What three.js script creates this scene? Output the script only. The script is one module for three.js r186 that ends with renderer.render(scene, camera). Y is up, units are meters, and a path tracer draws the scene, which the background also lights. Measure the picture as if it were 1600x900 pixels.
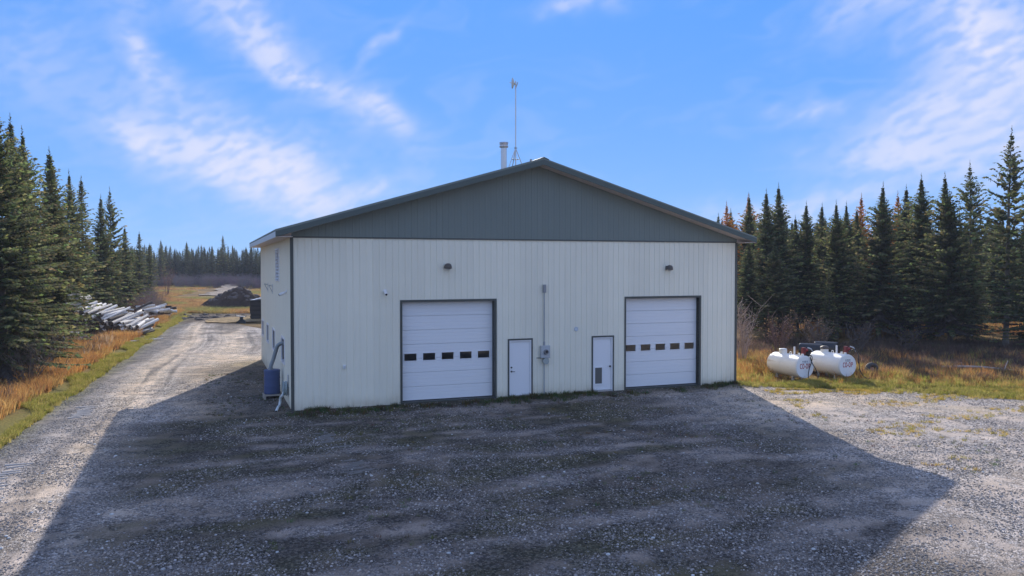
import * as THREE from 'three';
import { mergeGeometries } from 'three/addons/utils/BufferGeometryUtils.js';

// ------------------------------------------------------------------ camera, sky, sun, exposure
const scene = new THREE.Scene();
const camera = new THREE.PerspectiveCamera(39.61, 16 / 9, 0.1, 4000);
camera.position.set(0, 4.98, 0);
camera.rotation.x = -0.02764;
const renderer = new THREE.WebGLRenderer();
renderer.toneMapping = THREE.LinearToneMapping;
renderer.toneMappingExposure = 1.25;
renderer.shadowMap.enabled = true;

const SUN = new THREE.Vector3(-0.035, 1, -2.367).normalize();
const sun = new THREE.DirectionalLight(new THREE.Color(1, 0.93, 0.82), 5);
sun.name = 'sun';
sun.position.copy(SUN).multiplyScalar(200);
sun.castShadow = true;
sun.shadow.radius = 0.7;
Object.assign(sun.shadow.camera, { left: -80, right: 80, top: 80, bottom: -80, near: 1, far: 600 });
sun.shadow.mapSize.set(4096, 4096);
scene.add(sun, sun.target);

// ------------------------------------------------------------------ noise
function rngOf(seed) {
  let a = seed >>> 0;
  return () => { a = (a + 0x6d2b79f5) | 0; let t = Math.imul(a ^ (a >>> 15), 1 | a); t = (t + Math.imul(t ^ (t >>> 7), 61 | t)) ^ t; return ((t ^ (t >>> 14)) >>> 0) / 4294967296; };
}
function hash(ix, iy) { let h = Math.imul(ix | 0, 374761393) + Math.imul(iy | 0, 668265263); h = Math.imul(h ^ (h >>> 13), 1274126177); return ((h ^ (h >>> 16)) >>> 0) / 4294967296; }
function vnoise(x, y) {
  const ix = Math.floor(x), iy = Math.floor(y), fx = x - ix, fy = y - iy, u = fx * fx * (3 - 2 * fx), v = fy * fy * (3 - 2 * fy);
  const a = hash(ix, iy), b = hash(ix + 1, iy), c = hash(ix, iy + 1), d = hash(ix + 1, iy + 1);
  return a + (b - a) * u + (c - a) * v + (a - b - c + d) * u * v;
}
function fbm(x, y, n = 4) { let s = 0, a = 0.5, t = 0; for (let i = 0; i < n; i++) { s += a * vnoise(x, y); t += a; a *= 0.5; x = x * 2.03 + 17.3; y = y * 2.03 - 9.7; } return s / t; }
const clamp = (x, a = 0, b = 1) => Math.min(b, Math.max(a, x));
const smooth = (a, b, x) => { const t = clamp((x - a) / (b - a)); return t * t * (3 - 2 * t); };
const lerp = (a, b, t) => a + (b - a) * t;
const mix3 = (a, b, t) => [lerp(a[0], b[0], t), lerp(a[1], b[1], t), lerp(a[2], b[2], t)];

// ------------------------------------------------------------------ the sky: blue air with thin pinkish cirrus; denser white cloud added out of view to lift shaded faces
{
  const W = 3072, H = W / 2, data = new Float32Array(W * H * 4), D = 180 / Math.PI;
  // streaks and veils: azimuth (deg, right positive), elevation, half length, half width, tilt (deg, rising to the right positive), opacity
  const veils = [[-15.5, 14.2, 8.5, 1.5, -34, 0.75], [-24.5, 13.6, 2.6, 1.6, -38, 0.7], [-19.5, 7.4, 8, 3.2, -22, 0.85], [-25, 8.4, 2.2, 1.4, -30, 0.8], [-15.5, 5.6, 5.5, 2.2, -14, 0.8],
    [-9.1, 10.0, 1.7, 1.2, -40, 0.6], [-9.3, 5.7, 2.2, 0.7, 12, 0.6], [-8.7, 14.8, 2.4, 0.7, 58, 0.4], [5, 18.1, 3, 0.7, 5, 0.5], [25.6, 17.6, 5, 1.9, 18, 0.6],
    [30.2, 13.8, 4.6, 3.4, -30, 0.95], [28.6, 9.8, 5.6, 2.2, 20, 0.62], [26.3, 6.6, 5.4, 1.8, -8, 0.68], [19.3, 4.0, 6.5, 1.2, 4, 0.62], [31.2, 8.4, 4.6, 2.4, 12, 0.62], [21, 11, 2.2, 0.6, 8, 0.5], [-26, 18.4, 3.2, 2.6, -20, 0.36], [-31, 12, 3, 4, -30, 0.28]];
  for (let row = 0; row < H; row++) {
    const el = ((row + 0.5) / H - 0.5) * Math.PI, y = Math.sin(el), ce = Math.cos(el), ed = el * D;
    for (let col = 0; col < W; col++) {
      const round = ((col + 0.5) / W - 0.5) * 2 * Math.PI, x = Math.cos(round) * ce, z = Math.sin(round) * ce, o = (row * W + col) * 4;
      if (ed < -4) { data[o] = 0.2; data[o + 1] = 0.24; data[o + 2] = 0.3; data[o + 3] = 1; continue; }
      const cs = x * SUN.x + y * SUN.y + z * SUN.z, e = Math.max(0, ed);
      const t = 1 - Math.exp(-e / 9.5), up = smooth(15, 75, e);
      let c = mix3([0.30, 0.52, 0.87], [0.066, 0.268, 0.785], t);
      c = mix3(c, [0.11, 0.25, 0.62], up);
      const glow = 0.02 * Math.exp(-(1 - cs) * 26);
      c = [c[0] + glow, c[1] + glow, c[2] + glow * 0.6];
      // cirrus
      const az = Math.atan2(x, -z) * D;
      let a = 0;
      if (ed > 0) {
        const k = 1 / (y + 0.22), px = x * k * 3.1, pz = z * k * 3.1, wx = fbm(px * 1.3 + 5, pz * 1.3 - 3, 3) * 1.7, wz = fbm(px * 1.3 - 11, pz * 1.3 + 7, 3) * 1.7;
        const u = px * 0.8 + pz * 0.6 + wx, v = -px * 0.6 + pz * 0.8 + wz, wisp = fbm(u * 1.1, v * 3.6, 5), broad = fbm(px * 0.55 + 31, pz * 0.55 + 12, 3);
        const outside = smooth(32, 46, Math.abs(az)) + (1 - smooth(32, 46, Math.abs(az))) * smooth(20, 32, e);
        a = smooth(lerp(0.5, 0.4, outside), 0.76, wisp * 0.62 + broad * 0.42) * lerp(0.09, 0.8, outside);
        if (Math.abs(az) < 50 && e < 32) {
          const g1 = fbm(az * 0.22 + 3, ed * 0.22 + 8, 4) - 0.5, g2 = fbm(az * 0.22 - 40, ed * 0.22 + 60, 4) - 0.5, fine = fbm(az * 0.7 + ed * 0.9 + g1 * 3, ed * 2.3 - az * 1.2 + g2 * 3, 6);
          for (const [va, ve, la, lb, tilt, op] of veils) {
            const dx = az - va + g1 * 4.2, dy = ed - ve + g2 * 3.6, cc = Math.cos(tilt / D), ss = Math.sin(tilt / D), p = (dx * cc + dy * ss) / la, q = (-dx * ss + dy * cc) / lb, r2 = p * p + q * q;
            if (r2 < 5) a = 1 - (1 - a) * (1 - 0.84 * op * Math.exp(-r2 * 1.25) * (0.52 + 0.66 * smooth(0.25, 0.7, fine)));
          }
        }
        a = clamp(a, 0, 0.9) * smooth(0, 3, e);
      }
      const away = smooth(0.75, -0.4, cs), cloud = mix3([0.65, 0.66, 0.8], [1.05, 1.0, 0.96], away);   // cloud away from the sun brightened and whitened as fill light
      c = mix3(c, cloud, a);
      if (ed < 0) c = mix3(c, [0.2, 0.24, 0.3], smooth(0, -4, ed));
      data[o] = c[0]; data[o + 1] = c[1]; data[o + 2] = c[2]; data[o + 3] = 1;
    }
  }
  const tex = new THREE.DataTexture(data, W, H, THREE.RGBAFormat, THREE.FloatType);
  tex.mapping = THREE.EquirectangularReflectionMapping;
  tex.magFilter = tex.minFilter = THREE.LinearFilter;
  tex.needsUpdate = true;
  scene.background = tex;
  scene.environment = tex;
}

// ------------------------------------------------------------------ helpers
const counts = {};
function numbered(name) { const n = counts[name] = (counts[name] ?? -1) + 1; return n ? `${name}_${String(n).padStart(3, '0')}` : name; }
function tag(o, label, category, group) { o.userData.label = label; if (category) o.userData.category = category; if (group) o.userData.group = group; return o; }
function thing(name, label, category, pos = [0, 0, 0], turn = 0, group) {
  const o = new THREE.Group(); o.name = numbered(name); o.position.set(...pos); o.rotation.y = turn; scene.add(o);
  return tag(o, label, category, group);
}
function add(name, geo, m, parent = scene) {
  const g = Array.isArray(geo) ? merge(geo) : geo;
  const o = new THREE.Mesh(g, m); o.name = parent === scene ? numbered(name) : name; o.castShadow = o.receiveShadow = true; parent.add(o); return o;
}
function merge(list) {
  return mergeGeometries(list.map((g) => { const h = g.index ? g.toNonIndexed() : g; for (const k of Object.keys(h.attributes)) if (!['position', 'normal', 'uv', 'color'].includes(k)) h.deleteAttribute(k); return h; }));
}
function structure(name, geo, m) { const o = add(name, geo, m); o.userData.kind = 'structure'; return o; }
function stuff(o, label, category) { o.userData.kind = 'stuff'; if (label) tag(o, label, category); return o; }
function box(x0, x1, y0, y1, z0, z1) { const g = new THREE.BoxGeometry(x1 - x0, y1 - y0, z1 - z0); g.translate((x0 + x1) / 2, (y0 + y1) / 2, (z0 + z1) / 2); return g; }
function rod(a, b, r, n = 8, r2 = r) {
  const A = new THREE.Vector3(...a), B = new THREE.Vector3(...b), d = B.clone().sub(A), L = d.length(), g = new THREE.CylinderGeometry(r2, r, L, n);
  g.translate(0, L / 2, 0); g.applyQuaternion(new THREE.Quaternion().setFromUnitVectors(new THREE.Vector3(0, 1, 0), d.normalize())); g.translate(...a); return g;
}
function tube(pts, r, seg = 40, n = 8) { return new THREE.TubeGeometry(new THREE.CatmullRomCurve3(pts.map((p) => new THREE.Vector3(...p))), seg, r, n); }
function chamferBox(x0, x1, y0, y1, z0, z1, b) {   // box with a bevelled front face (towards +z)
  const s = new THREE.Shape(); s.moveTo(x0 + b, y0 + b); s.lineTo(x1 - b, y0 + b); s.lineTo(x1 - b, y1 - b); s.lineTo(x0 + b, y1 - b); s.closePath();
  const g = new THREE.ExtrudeGeometry(s, { depth: z1 - z0 - 2 * b, bevelEnabled: true, bevelSize: b, bevelThickness: b, bevelSegments: 1 }); g.translate(0, 0, z0 + b); return g;
}
const std = (r, g, b, rough = 0.8, extra = {}) => new THREE.MeshStandardMaterial({ color: new THREE.Color().setRGB(r, g, b), roughness: rough, ...extra });
function dataTex(w, h, fn, repeat = 1, srgb = false) {
  const d = new Uint8Array(w * h * 4);
  for (let y = 0; y < h; y++) for (let x = 0; x < w; x++) { const c = fn(x, y), o = (y * w + x) * 4; d[o] = clamp(c[0]) * 255; d[o + 1] = clamp(c[1]) * 255; d[o + 2] = clamp(c[2]) * 255; d[o + 3] = 255; }
  const t = new THREE.DataTexture(d, w, h); t.wrapS = t.wrapT = THREE.RepeatWrapping; t.magFilter = THREE.LinearFilter; t.minFilter = THREE.LinearFilter; t.repeat.set(repeat, repeat); t.needsUpdate = true;
  if (srgb) t.colorSpace = THREE.SRGBColorSpace;
  return t;
}
// periodic value noise for tiles
function pnoise(x, y, p) { const ix = Math.floor(x), iy = Math.floor(y), fx = x - ix, fy = y - iy, u = fx * fx * (3 - 2 * fx), v = fy * fy * (3 - 2 * fy), m = (k) => ((k % p) + p) % p; const a = hash(m(ix), m(iy)), b = hash(m(ix + 1), m(iy)), c = hash(m(ix), m(iy + 1)), d = hash(m(ix + 1), m(iy + 1)); return a + (b - a) * u + (c - a) * v + (a - b - c + d) * u * v; }
function pfbm(x, y, p, n) { let s = 0, a = 0.5, t = 0; for (let i = 0; i < n; i++) { s += a * pnoise(x, y, p); t += a; a *= 0.5; x *= 2; y *= 2; p *= 2; } return s / t; }

// ------------------------------------------------------------------ the lie of the land
const YAW = 0.3649, CX = -7.375, CZ = -26.748, BW = 17.83, BD = 15.96, WH = 5.94;
const cosY = Math.cos(YAW), sinY = Math.sin(YAW);
const toWorld = (x, y, z) => [CX + x * cosY + z * sinY, y, CZ - x * sinY + z * cosY];
const toLocal = (X, Z) => [(X - CX) * cosY - (Z - CZ) * sinY, (X - CX) * sinY + (Z - CZ) * cosY];
function table(rows) { return (t) => { if (t >= rows[0][0]) return rows[0][1]; for (let i = 1; i < rows.length; i++) if (t >= rows[i][0]) { const [a, b] = rows[i - 1], [c, d] = rows[i]; return lerp(b, d, (t - a) / (c - a)); } return rows[rows.length - 1][1]; }; }
const roadLeft = table([[10, -7.2], [-10, -11], [-22.5, -14.5], [-26.4, -15.7], [-31.9, -17.4], [-40.2, -20], [-52, -23.8], [-64.4, -27.8], [-76.2, -31.2], [-99, -38], [-140, -52]]);
const yardRight = table([[12, 70], [-24, 60], [-27, 40], [-28.4, 24], [-29.6, 19], [-30.7, 17.6], [-31.6, 16], [-32, 13.5], [-32.4, 11], [-33.1, 9.6], [-33.3, 8.9]]);
function height(x, z) {
  const [lx, lz] = toLocal(x, z), dx = Math.max(-lx, 0, lx - BW), dz = Math.max(-lz - BD, 0, lz), d = Math.hypot(dx, dz);
  let h = 0.11 * Math.exp(-d / 1.6) + (fbm(x * 0.23, z * 0.23, 3) - 0.5) * 0.09 * smooth(0, 3, d);
  const rl = x - roadLeft(z);
  if (rl < 0) h += 0.12 * smooth(0, -1.2, rl) + 0.3 * smooth(-3, -9, rl) + (fbm(x * 0.5, z * 0.5, 3) - 0.5) * 0.25 * smooth(-0.5, -3, rl);
  const back = smooth(9, 22, x) * smooth(-34.5, -40, z);
  h += back * ((fbm(x * 0.35 + 9, z * 0.35, 3) - 0.5) * 0.45 + 0.1);
  return h;
}

// ------------------------------------------------------------------ ground materials
const N = 1536, CELLS = 116;
const gravelCells = (() => {   // broken stone: cells with their own grey, dark joints
  const col = new Uint8Array(N * N * 4), bump = new Uint8Array(N * N * 4), R = rngOf(5), pts = new Float32Array(CELLS * CELLS * 2), tone = new Float32Array(CELLS * CELLS * 3);
  for (let i = 0; i < CELLS * CELLS; i++) { pts[i * 2] = R(); pts[i * 2 + 1] = R(); const k = R(), l = 0.34 + 0.72 * Math.pow(R(), 1.3), w = R(); tone[i * 3] = l * (1 + 0.1 * (w - 0.4)); tone[i * 3 + 1] = l; tone[i * 3 + 2] = l * (1 - 0.13 * (w - 0.4)); if (k < 0.05) { tone[i * 3] *= 0.5; tone[i * 3 + 1] *= 0.5; tone[i * 3 + 2] *= 0.52; } if (k > 0.975) for (let c = 0; c < 3; c++) tone[i * 3 + c] = 1.05; }
  for (let y = 0; y < N; y++) for (let x = 0; x < N; x++) {
    const fx = (x / N) * CELLS, fy = (y / N) * CELLS, ix = Math.floor(fx), iy = Math.floor(fy); let d1 = 9, d2 = 9, id = 0;
    for (let j = -1; j < 2; j++) for (let i = -1; i < 2; i++) { const cx = (ix + i + CELLS) % CELLS, cy = (iy + j + CELLS) % CELLS, n = cy * CELLS + cx, dx = ix + i + pts[n * 2] - fx, dy = iy + j + pts[n * 2 + 1] - fy, d = dx * dx + dy * dy; if (d < d1) { d2 = d1; d1 = d; id = n; } else if (d < d2) d2 = d; }
    const e = Math.sqrt(d2) - Math.sqrt(d1), edge = smooth(0.0, 0.22, e), fine = pfbm(x / 6, y / 6, N / 6, 2), big = pfbm((x / N) * 12, (y / N) * 12, 12, 3);
    const dirt = smooth(0.45, 0.64, big + (fine - 0.5) * 0.35), o = (y * N + x) * 4;
    for (let c = 0; c < 3; c++) { const stone = tone[id * 3 + c] * (0.55 + 0.45 * edge) * (0.88 + 0.24 * fine), soil = [0.74, 0.68, 0.61][c] * (0.7 + 0.55 * fine); col[o + c] = clamp(lerp(stone, soil, dirt * 0.75)) * 255; }
    const h = lerp(edge * (0.45 + 0.55 * tone[id * 3 + 1]), 0.35 + 0.25 * fine, dirt * 0.7); bump[o] = bump[o + 1] = bump[o + 2] = clamp(h) * 255; col[o + 3] = bump[o + 3] = 255;
  }
  const mk = (d) => { const t = new THREE.DataTexture(d, N, N); t.wrapS = t.wrapT = THREE.RepeatWrapping; t.magFilter = t.minFilter = THREE.LinearFilter; t.repeat.set(1 / 5.3, 1 / 5.3); t.needsUpdate = true; return t; };
  return { col: mk(col), bump: mk(bump) };
})();
const gravelMat = new THREE.MeshPhysicalMaterial({ specularIntensity: 0.15, vertexColors: true, map: gravelCells.col, bumpMap: gravelCells.bump, bumpScale: 0.03, roughness: 0.95 });
const soilTex = dataTex(512, 512, (x, y) => { const a = pfbm(x / 8, y / 8, 64, 4), b = pfbm(x / 40 * 5, y / 3.2, 160, 2), l = 0.45 + 0.75 * a * (0.5 + b * 0.8); return [l, l * 0.97, l * 0.92]; }, 1 / 2.6);
const soilMat = new THREE.MeshPhysicalMaterial({ specularIntensity: 0.1, vertexColors: true, map: soilTex, bumpMap: soilTex, bumpScale: 0.04, roughness: 1 });

function sheet(xs, zs, yOf, colOf) {   // xs(k) may depend on the row: xs is a function (row) -> array
  const pos = [], col = [], uv = [], idx = []; const nx = xs(zs[0], 0).length;
  zs.forEach((z, r) => { for (const x of xs(z, r)) { pos.push(x, yOf(x, z), z); uv.push(x, z); const c = colOf(x, z); col.push(c[0], c[1], c[2]); } });
  for (let r = 0; r < zs.length - 1; r++) for (let k = 0; k < nx - 1; k++) { const a = r * nx + k, b = a + nx; idx.push(a, a + 1, b, a + 1, b + 1, b); }
  const g = new THREE.BufferGeometry(); g.setAttribute('position', new THREE.Float32BufferAttribute(pos, 3)); g.setAttribute('uv', new THREE.Float32BufferAttribute(uv, 2)); g.setAttribute('color', new THREE.Float32BufferAttribute(col, 3)); g.setIndex(idx); 
  g.computeVertexNormals();
  if (g.attributes.normal.getY(0) < 0) { const ix = g.index.array; for (let i = 0; i < ix.length; i += 3) { const t = ix[i]; ix[i] = ix[i + 2]; ix[i + 2] = t; } g.computeVertexNormals(); }
  return g;
}
const parts = (a, b, n) => Array.from({ length: n + 1 }, (_, i) => a + ((b - a) * i) / n);
function span(a, b, step) { const n = Math.max(1, Math.round((b - a) / step)); return Array.from({ length: n + 1 }, (_, i) => a + ((b - a) * i) / n); }

// ------------------------------------------------------------------ ground (soil, dry grass floor) out to the horizon
{
  const grow = (from, step, k, to, dir) => { const l = []; let x = from; while (Math.abs(x) < to) { step *= k; x += dir * step; l.push(x); } return l; };
  const xs = [...grow(-62, 0.6, 1.12, 1600, -1).reverse(), ...span(-62, 62, 0.55), ...grow(62, 0.6, 1.12, 1600, 1)], zs = [...grow(-135, 0.6, 1.12, 2200, -1).reverse(), ...span(-135, 8, 0.55), ...grow(8, 0.6, 1.14, 900, 1)];
  const col = (x, z) => {
    const n = fbm(x * 0.4, z * 0.4, 4), n2 = fbm(x * 0.09 + 4, z * 0.09, 3), rl = x - roadLeft(z);
    let c = mix3([0.17, 0.115, 0.06], [0.36, 0.235, 0.1], smooth(0.3, 0.7, n));                       // dry grass floor
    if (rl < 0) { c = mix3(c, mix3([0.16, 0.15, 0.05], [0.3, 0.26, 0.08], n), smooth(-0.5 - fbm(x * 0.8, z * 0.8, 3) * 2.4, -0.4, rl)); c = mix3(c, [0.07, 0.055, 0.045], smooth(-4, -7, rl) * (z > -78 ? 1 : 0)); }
    if (x > 8 && z < -28) {
      const e = z + 31 + (n2 - 0.5) * 2 - smooth(12, 20, x) * 1.4, tan = mix3([0.2, 0.12, 0.05], [0.42, 0.27, 0.1], n);
      c = mix3(mix3([0.22, 0.19, 0.07], [0.38, 0.3, 0.12], n), tan, smooth(-1, -3.4, e));
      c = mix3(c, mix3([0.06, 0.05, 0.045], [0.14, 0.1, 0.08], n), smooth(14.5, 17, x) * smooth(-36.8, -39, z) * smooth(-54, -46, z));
    }
    return c;
  };
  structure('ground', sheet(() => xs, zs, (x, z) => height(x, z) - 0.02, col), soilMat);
}
// ------------------------------------------------------------------ gravel yard and road
const yardSpan = (z) => {
  const wob = (fbm(z * 0.8, 3, 3) - 0.5) * 0.7, L = roadLeft(z) + wob, R = z > -33.3 ? yardRight(z) + (fbm(z * 1.3, 40, 3) - 0.5) * 0.8 : z > -46 ? -4 : lerp(-10, -26, smooth(-46, -76, z));
  return [L, Math.max(R, L + 3.4)];
};
function yardColor(x, z) {
  const [lx, lz] = toLocal(x, z), along = x * cosY - z * sinY, across = x * sinY + z * cosY;   // along the front, away from it
  const n = fbm(x * 0.55, z * 0.55, 4), big = fbm(x * 0.13 + 7, z * 0.13 - 2, 3), band = fbm(along * 0.1 + across * 0.05, across * 0.62 + along * 0.06 + 3, 4);
  const stone = [0.75, 0.665, 0.60], tan = [0.9, 0.74, 0.58], dark = [0.15, 0.128, 0.108], weed = [0.16, 0.15, 0.075];
  let c = mix3(stone, tan, smooth(0.42, 0.7, big * 0.6 + n * 0.4));
  const rl = x - roadLeft(z), road = Math.max(smooth(-2, -4.5, lx), smooth(-43, -47, z));
  // the road: tan wheel lanes, grey loose stone between them
  const u = rl + (fbm(z * 0.12, 1, 2) - 0.5) * 1.6, lane = Math.exp(-(((u - 2.6) / 0.9) ** 2)) + Math.exp(-(((u - 5.4) / 1.2) ** 2)), rut = fbm(u * 1.5, z * 0.09 + 20, 4);
  c = mix3(c, mix3([0.72, 0.665, 0.635], [0.98, 0.81, 0.64], clamp(lane) * 0.95), road);
  c = mix3(c, [0.3, 0.28, 0.275], road * smooth(0.5, 0.66, rut) * 0.8);
  const thin = fbm(u * 5.5 + fbm(z * 0.2, 3, 2), z * 0.06 + 50, 3), shade = lerp(1, 0.62 + 0.7 * thin, road); c = c.map((q) => q * shade);
  c = mix3(c, [0.3, 0.285, 0.285], road * smooth(2.2, 0.6, u) * 0.75);
  c = mix3(c, [0.22, 0.2, 0.19], road * smooth(-46, -60, z) * smooth(0.4, 0.6, fbm(x * 0.35, z * 0.22, 4)) * 0.8);
  c = mix3(c, [0.15, 0.115, 0.095], road * smooth(-66, -73, z - (n - 0.5) * 8) * 0.95);
  // in front of the workshop: its shade put into the colour, plus bands of bare dark earth and weed
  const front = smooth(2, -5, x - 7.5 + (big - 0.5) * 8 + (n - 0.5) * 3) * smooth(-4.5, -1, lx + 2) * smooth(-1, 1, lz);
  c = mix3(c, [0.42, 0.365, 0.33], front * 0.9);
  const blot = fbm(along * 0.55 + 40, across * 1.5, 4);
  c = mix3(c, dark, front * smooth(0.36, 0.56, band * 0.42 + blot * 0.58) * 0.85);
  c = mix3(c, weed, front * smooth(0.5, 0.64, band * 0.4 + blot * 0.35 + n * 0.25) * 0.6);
  for (const [a, b, k] of [[5.5, 2.2, -0.035], [14.3, 8.4, -0.02], [5.9, 9.5, 0.012]]) {   // packed wheel tracks to the doors
    const cx = lerp(a, b, clamp(lz / 14)) + k * lz * (14 - lz), off = Math.abs(Math.abs(lx - cx + (fbm(lz * 0.5, a, 2) - 0.5) * 0.5) - 0.82), w = smooth(0.34, 0.1, off + (n - 0.5) * 0.25);
    c = mix3(c, [0.34, 0.285, 0.25], w * 0.55 * smooth(0, 1, lz) * smooth(15, 9, lz) * smooth(0.35, 0.55, blot)); }
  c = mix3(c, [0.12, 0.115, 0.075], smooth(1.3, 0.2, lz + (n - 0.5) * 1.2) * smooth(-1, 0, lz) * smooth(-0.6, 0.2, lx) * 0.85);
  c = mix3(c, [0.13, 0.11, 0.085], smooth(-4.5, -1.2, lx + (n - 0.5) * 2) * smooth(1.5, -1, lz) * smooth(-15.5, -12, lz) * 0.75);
  c = mix3(c, [0.33, 0.27, 0.13], smooth(2.2, 0.4, Math.hypot(lx + 0.6, lz + 14.6) + (n - 0.5) * 2) * 0.6);
  // right side: green creeping in from the grass
  const gr = smooth(-26, -31, z - (x - 17) * 0.28 + (big - 0.5) * 9) * smooth(12.5, 17, x);
  c = mix3(c, [0.42, 0.37, 0.16], gr * smooth(0.4, 0.6, n) * 0.7);
  c = mix3(c, [0.42, 0.36, 0.25], smooth(0.9, 0, yardRightEdge(x, z)) * 0.7 * (z > -33 ? 1 : 0));
  c = mix3(c, [0.3, 0.29, 0.11], smooth(0.9, 0, rl + (n - 0.5) * 0.8) * 0.6);
  const v = 0.7 + 0.6 * fbm(x * 2.3, z * 2.3, 3);
  return [c[0] * v, c[1] * v, c[2] * v];
}
function yardRightEdge(x, z) { return yardRight(z) - x; }
{
  const zs = [...span(-84, -46, 0.4), ...span(-45.7, -33.4, 0.26), ...span(-33.2, -12, 0.17), ...span(-11.6, 6, 0.6)];
  const xs = (z) => { const [L, R] = yardSpan(z), near = Math.min(R, 30); const l = []; for (let i = 0; i <= 220; i++) l.push(lerp(L, near, i / 220)); for (let i = 1; i <= 12; i++) l.push(lerp(near, Math.max(R, near + 0.06), i / 12)); return l; };
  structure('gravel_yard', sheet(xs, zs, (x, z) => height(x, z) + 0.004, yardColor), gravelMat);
  // the pale track that runs on across the meadow
  const far = span(-176, -132, 1.5);
  structure('dirt_track', sheet((z) => { const c = lerp(-50, -60.5, (z + 132) / -44), w = 1.5; return parts(c - w + (fbm(z * 0.3, 2, 2) - 0.5) * 2.4, c + w + (fbm(z * 0.3, 9, 2) - 0.5) * 2, 6); }, far, (x, z) => height(x, z) + 0.1 + 0.5 * smooth(-140, -176, z), (x, z) => { const v = 0.8 + 0.4 * fbm(x, z * 0.4, 3); return [0.5 * v, 0.42 * v, 0.35 * v]; }), gravelMat);
  // sandy heap strip at the end of the turning place
  const sz = span(-79, -69.2, 0.5);
  structure('sand_strip', sheet((z) => { const w = 1 - Math.abs((z + 74) / 5.6) ** 2; const a = -27.6 + (1 - w) * 2.4 - (z + 74) * 0.12; return parts(a, a + 7.5 * Math.max(w, 0.15), 14); }, sz, (x, z) => height(x, z) + 0.03 + 0.12 * fbm(x, z, 2), (x, z) => { const v = 0.8 + 0.4 * fbm(x * 0.8, z * 0.8, 3); return [0.52 * v, 0.38 * v, 0.21 * v]; }), gravelMat);
}
// caterpillar tread pressed into the road
{
  const bars = (pts, w, step, hgt) => { const l = []; for (let i = 0; i < pts.length - 1; i++) { const [ax, az] = pts[i], [bx, bz] = pts[i + 1], L = Math.hypot(bx - ax, bz - az), n = Math.floor(L / step), dir = Math.atan2(bx - ax, bz - az); for (let k = 0; k < n; k++) { const R = rngOf(i * 97 + k), x = lerp(ax, bx, k / n), z = lerp(az, bz, k / n); if (R() < 0.18 || fbm(k * 0.23, i + 3, 2) < 0.3) continue; const g = new THREE.CylinderGeometry(0.03, 0.06, w * (0.45 + 0.65 * R()), 5, 1); g.rotateZ(Math.PI / 2); g.scale(1, hgt / 0.07, 1); g.rotateY(dir + 0.25 + (R() - 0.5) * 0.5); g.translate(x + (R() - 0.5) * 0.22, height(x, z) + 0.004, z); l.push(g); } } return l; };
  const road = structure('tread_marks', bars([[-11, -15.5], [-11.95, -18.5], [-13.1, -22], [-14.1, -25.6], [-15.4, -29.5]], 0.6, 0.24, 0.045), std(0.46, 0.41, 0.36, 1));
  structure('tread_marks', [...bars([[-5.6, -23.6], [-4.9, -21.6]], 0.9, 0.2, 0.05), ...bars([[-4.1, -20.3], [-3.5, -18.4]], 0.8, 0.2, 0.05)], std(0.17, 0.155, 0.14, 1));
}

// ------------------------------------------------------------------ the workshop
const M = {
  cream: std(0.89, 0.845, 0.69, 0.5), green: std(0.2, 0.232, 0.21, 0.75), roofEdge: std(0.085, 0.11, 0.1, 0.7), trim: std(0.07, 0.075, 0.065, 0.5), white: std(0.82, 0.82, 0.82, 0.42), core: std(0.3, 0.28, 0.25, 0.9),
  soffit: std(0.62, 0.53, 0.47, 0.8), pale: std(0.62, 0.63, 0.62, 0.4), inside: std(0.16, 0.14, 0.12, 0.9), glass: new THREE.MeshPhysicalMaterial({ color: 0xffffff, roughness: 0.03, transmission: 1, thickness: 0, ior: 1.5 }),
  steel: std(0.62, 0.62, 0.63, 0.35, { metalness: 0.85 }), grey: std(0.32, 0.34, 0.35, 0.5), black: std(0.018, 0.018, 0.02, 0.5), dark: std(0.05, 0.05, 0.052, 0.6), concrete: std(0.36, 0.35, 0.33, 0.9), bronze: std(0.1, 0.085, 0.07, 0.5),
};
{ // faint dirt on the siding
  const t = dataTex(512, 512, (x, y) => { const s = pfbm((x / 512) * 40, (y / 512) * 3, 40, 3), a = pfbm((x / 512) * 6, (y / 512) * 6, 6, 4), l = 0.9 + 0.07 * s + 0.06 * a; return [l, l, l * 0.995]; });
  t.repeat.set(1 / 4.3, 1 / 5.2); M.green.map = t;
  const c = dataTex(512, 1024, (x, y) => { const h = (y / 1024) * 6, s = pfbm((x / 512) * 48, (y / 1024) * 4, 48, 3), a = pfbm((x / 512) * 6, (y / 1024) * 12, 6, 4), run = pfbm((x / 512) * 90, (y / 1024) * 2, 90, 2), l = 0.93 + 0.05 * s + 0.04 * a, d = clamp(smooth(0.75, 0.05, h + (a - 0.5) * 0.7) * (0.25 + 0.75 * s) * 0.75 + smooth(0.68, 0.9, run) * 0.16 * smooth(6, 1, h)); return [l * lerp(1, 0.62, d), l * lerp(1, 0.56, d), l * lerp(1, 0.5, d)]; });
  c.repeat.set(1 / 4.6, 1 / 6); M.cream.map = c;
}
const creams = [1, 0.965, 1.02, 0.985].map((k, i) => { const m = M.cream.clone(); m.color.multiplyScalar(k); return m; });
const shop = thing('workshop_building', 'large cream steel workshop with dark green gable and two white overhead doors', 'building', [CX, 0, CZ], YAW);
const doorA = [3.76, 7.2, 0.16, 3.7], doorB = [12.66, 16.04, 0.16, 3.7], manA = [7.78, 8.66, 0.15, 2.22], manB = [11.23, 12.08, 0.17, 2.22];
const RISE = 2.98, EF = 0.61, ES = 0.55, EB = 0.25, FT = 0.216;
const roofTop = (x) => lerp(WH + FT, WH + RISE, 1 - Math.abs(x - BW / 2) / (BW / 2 + ES));
const roofUnder = (x) => roofTop(x) - 0.2;

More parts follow.
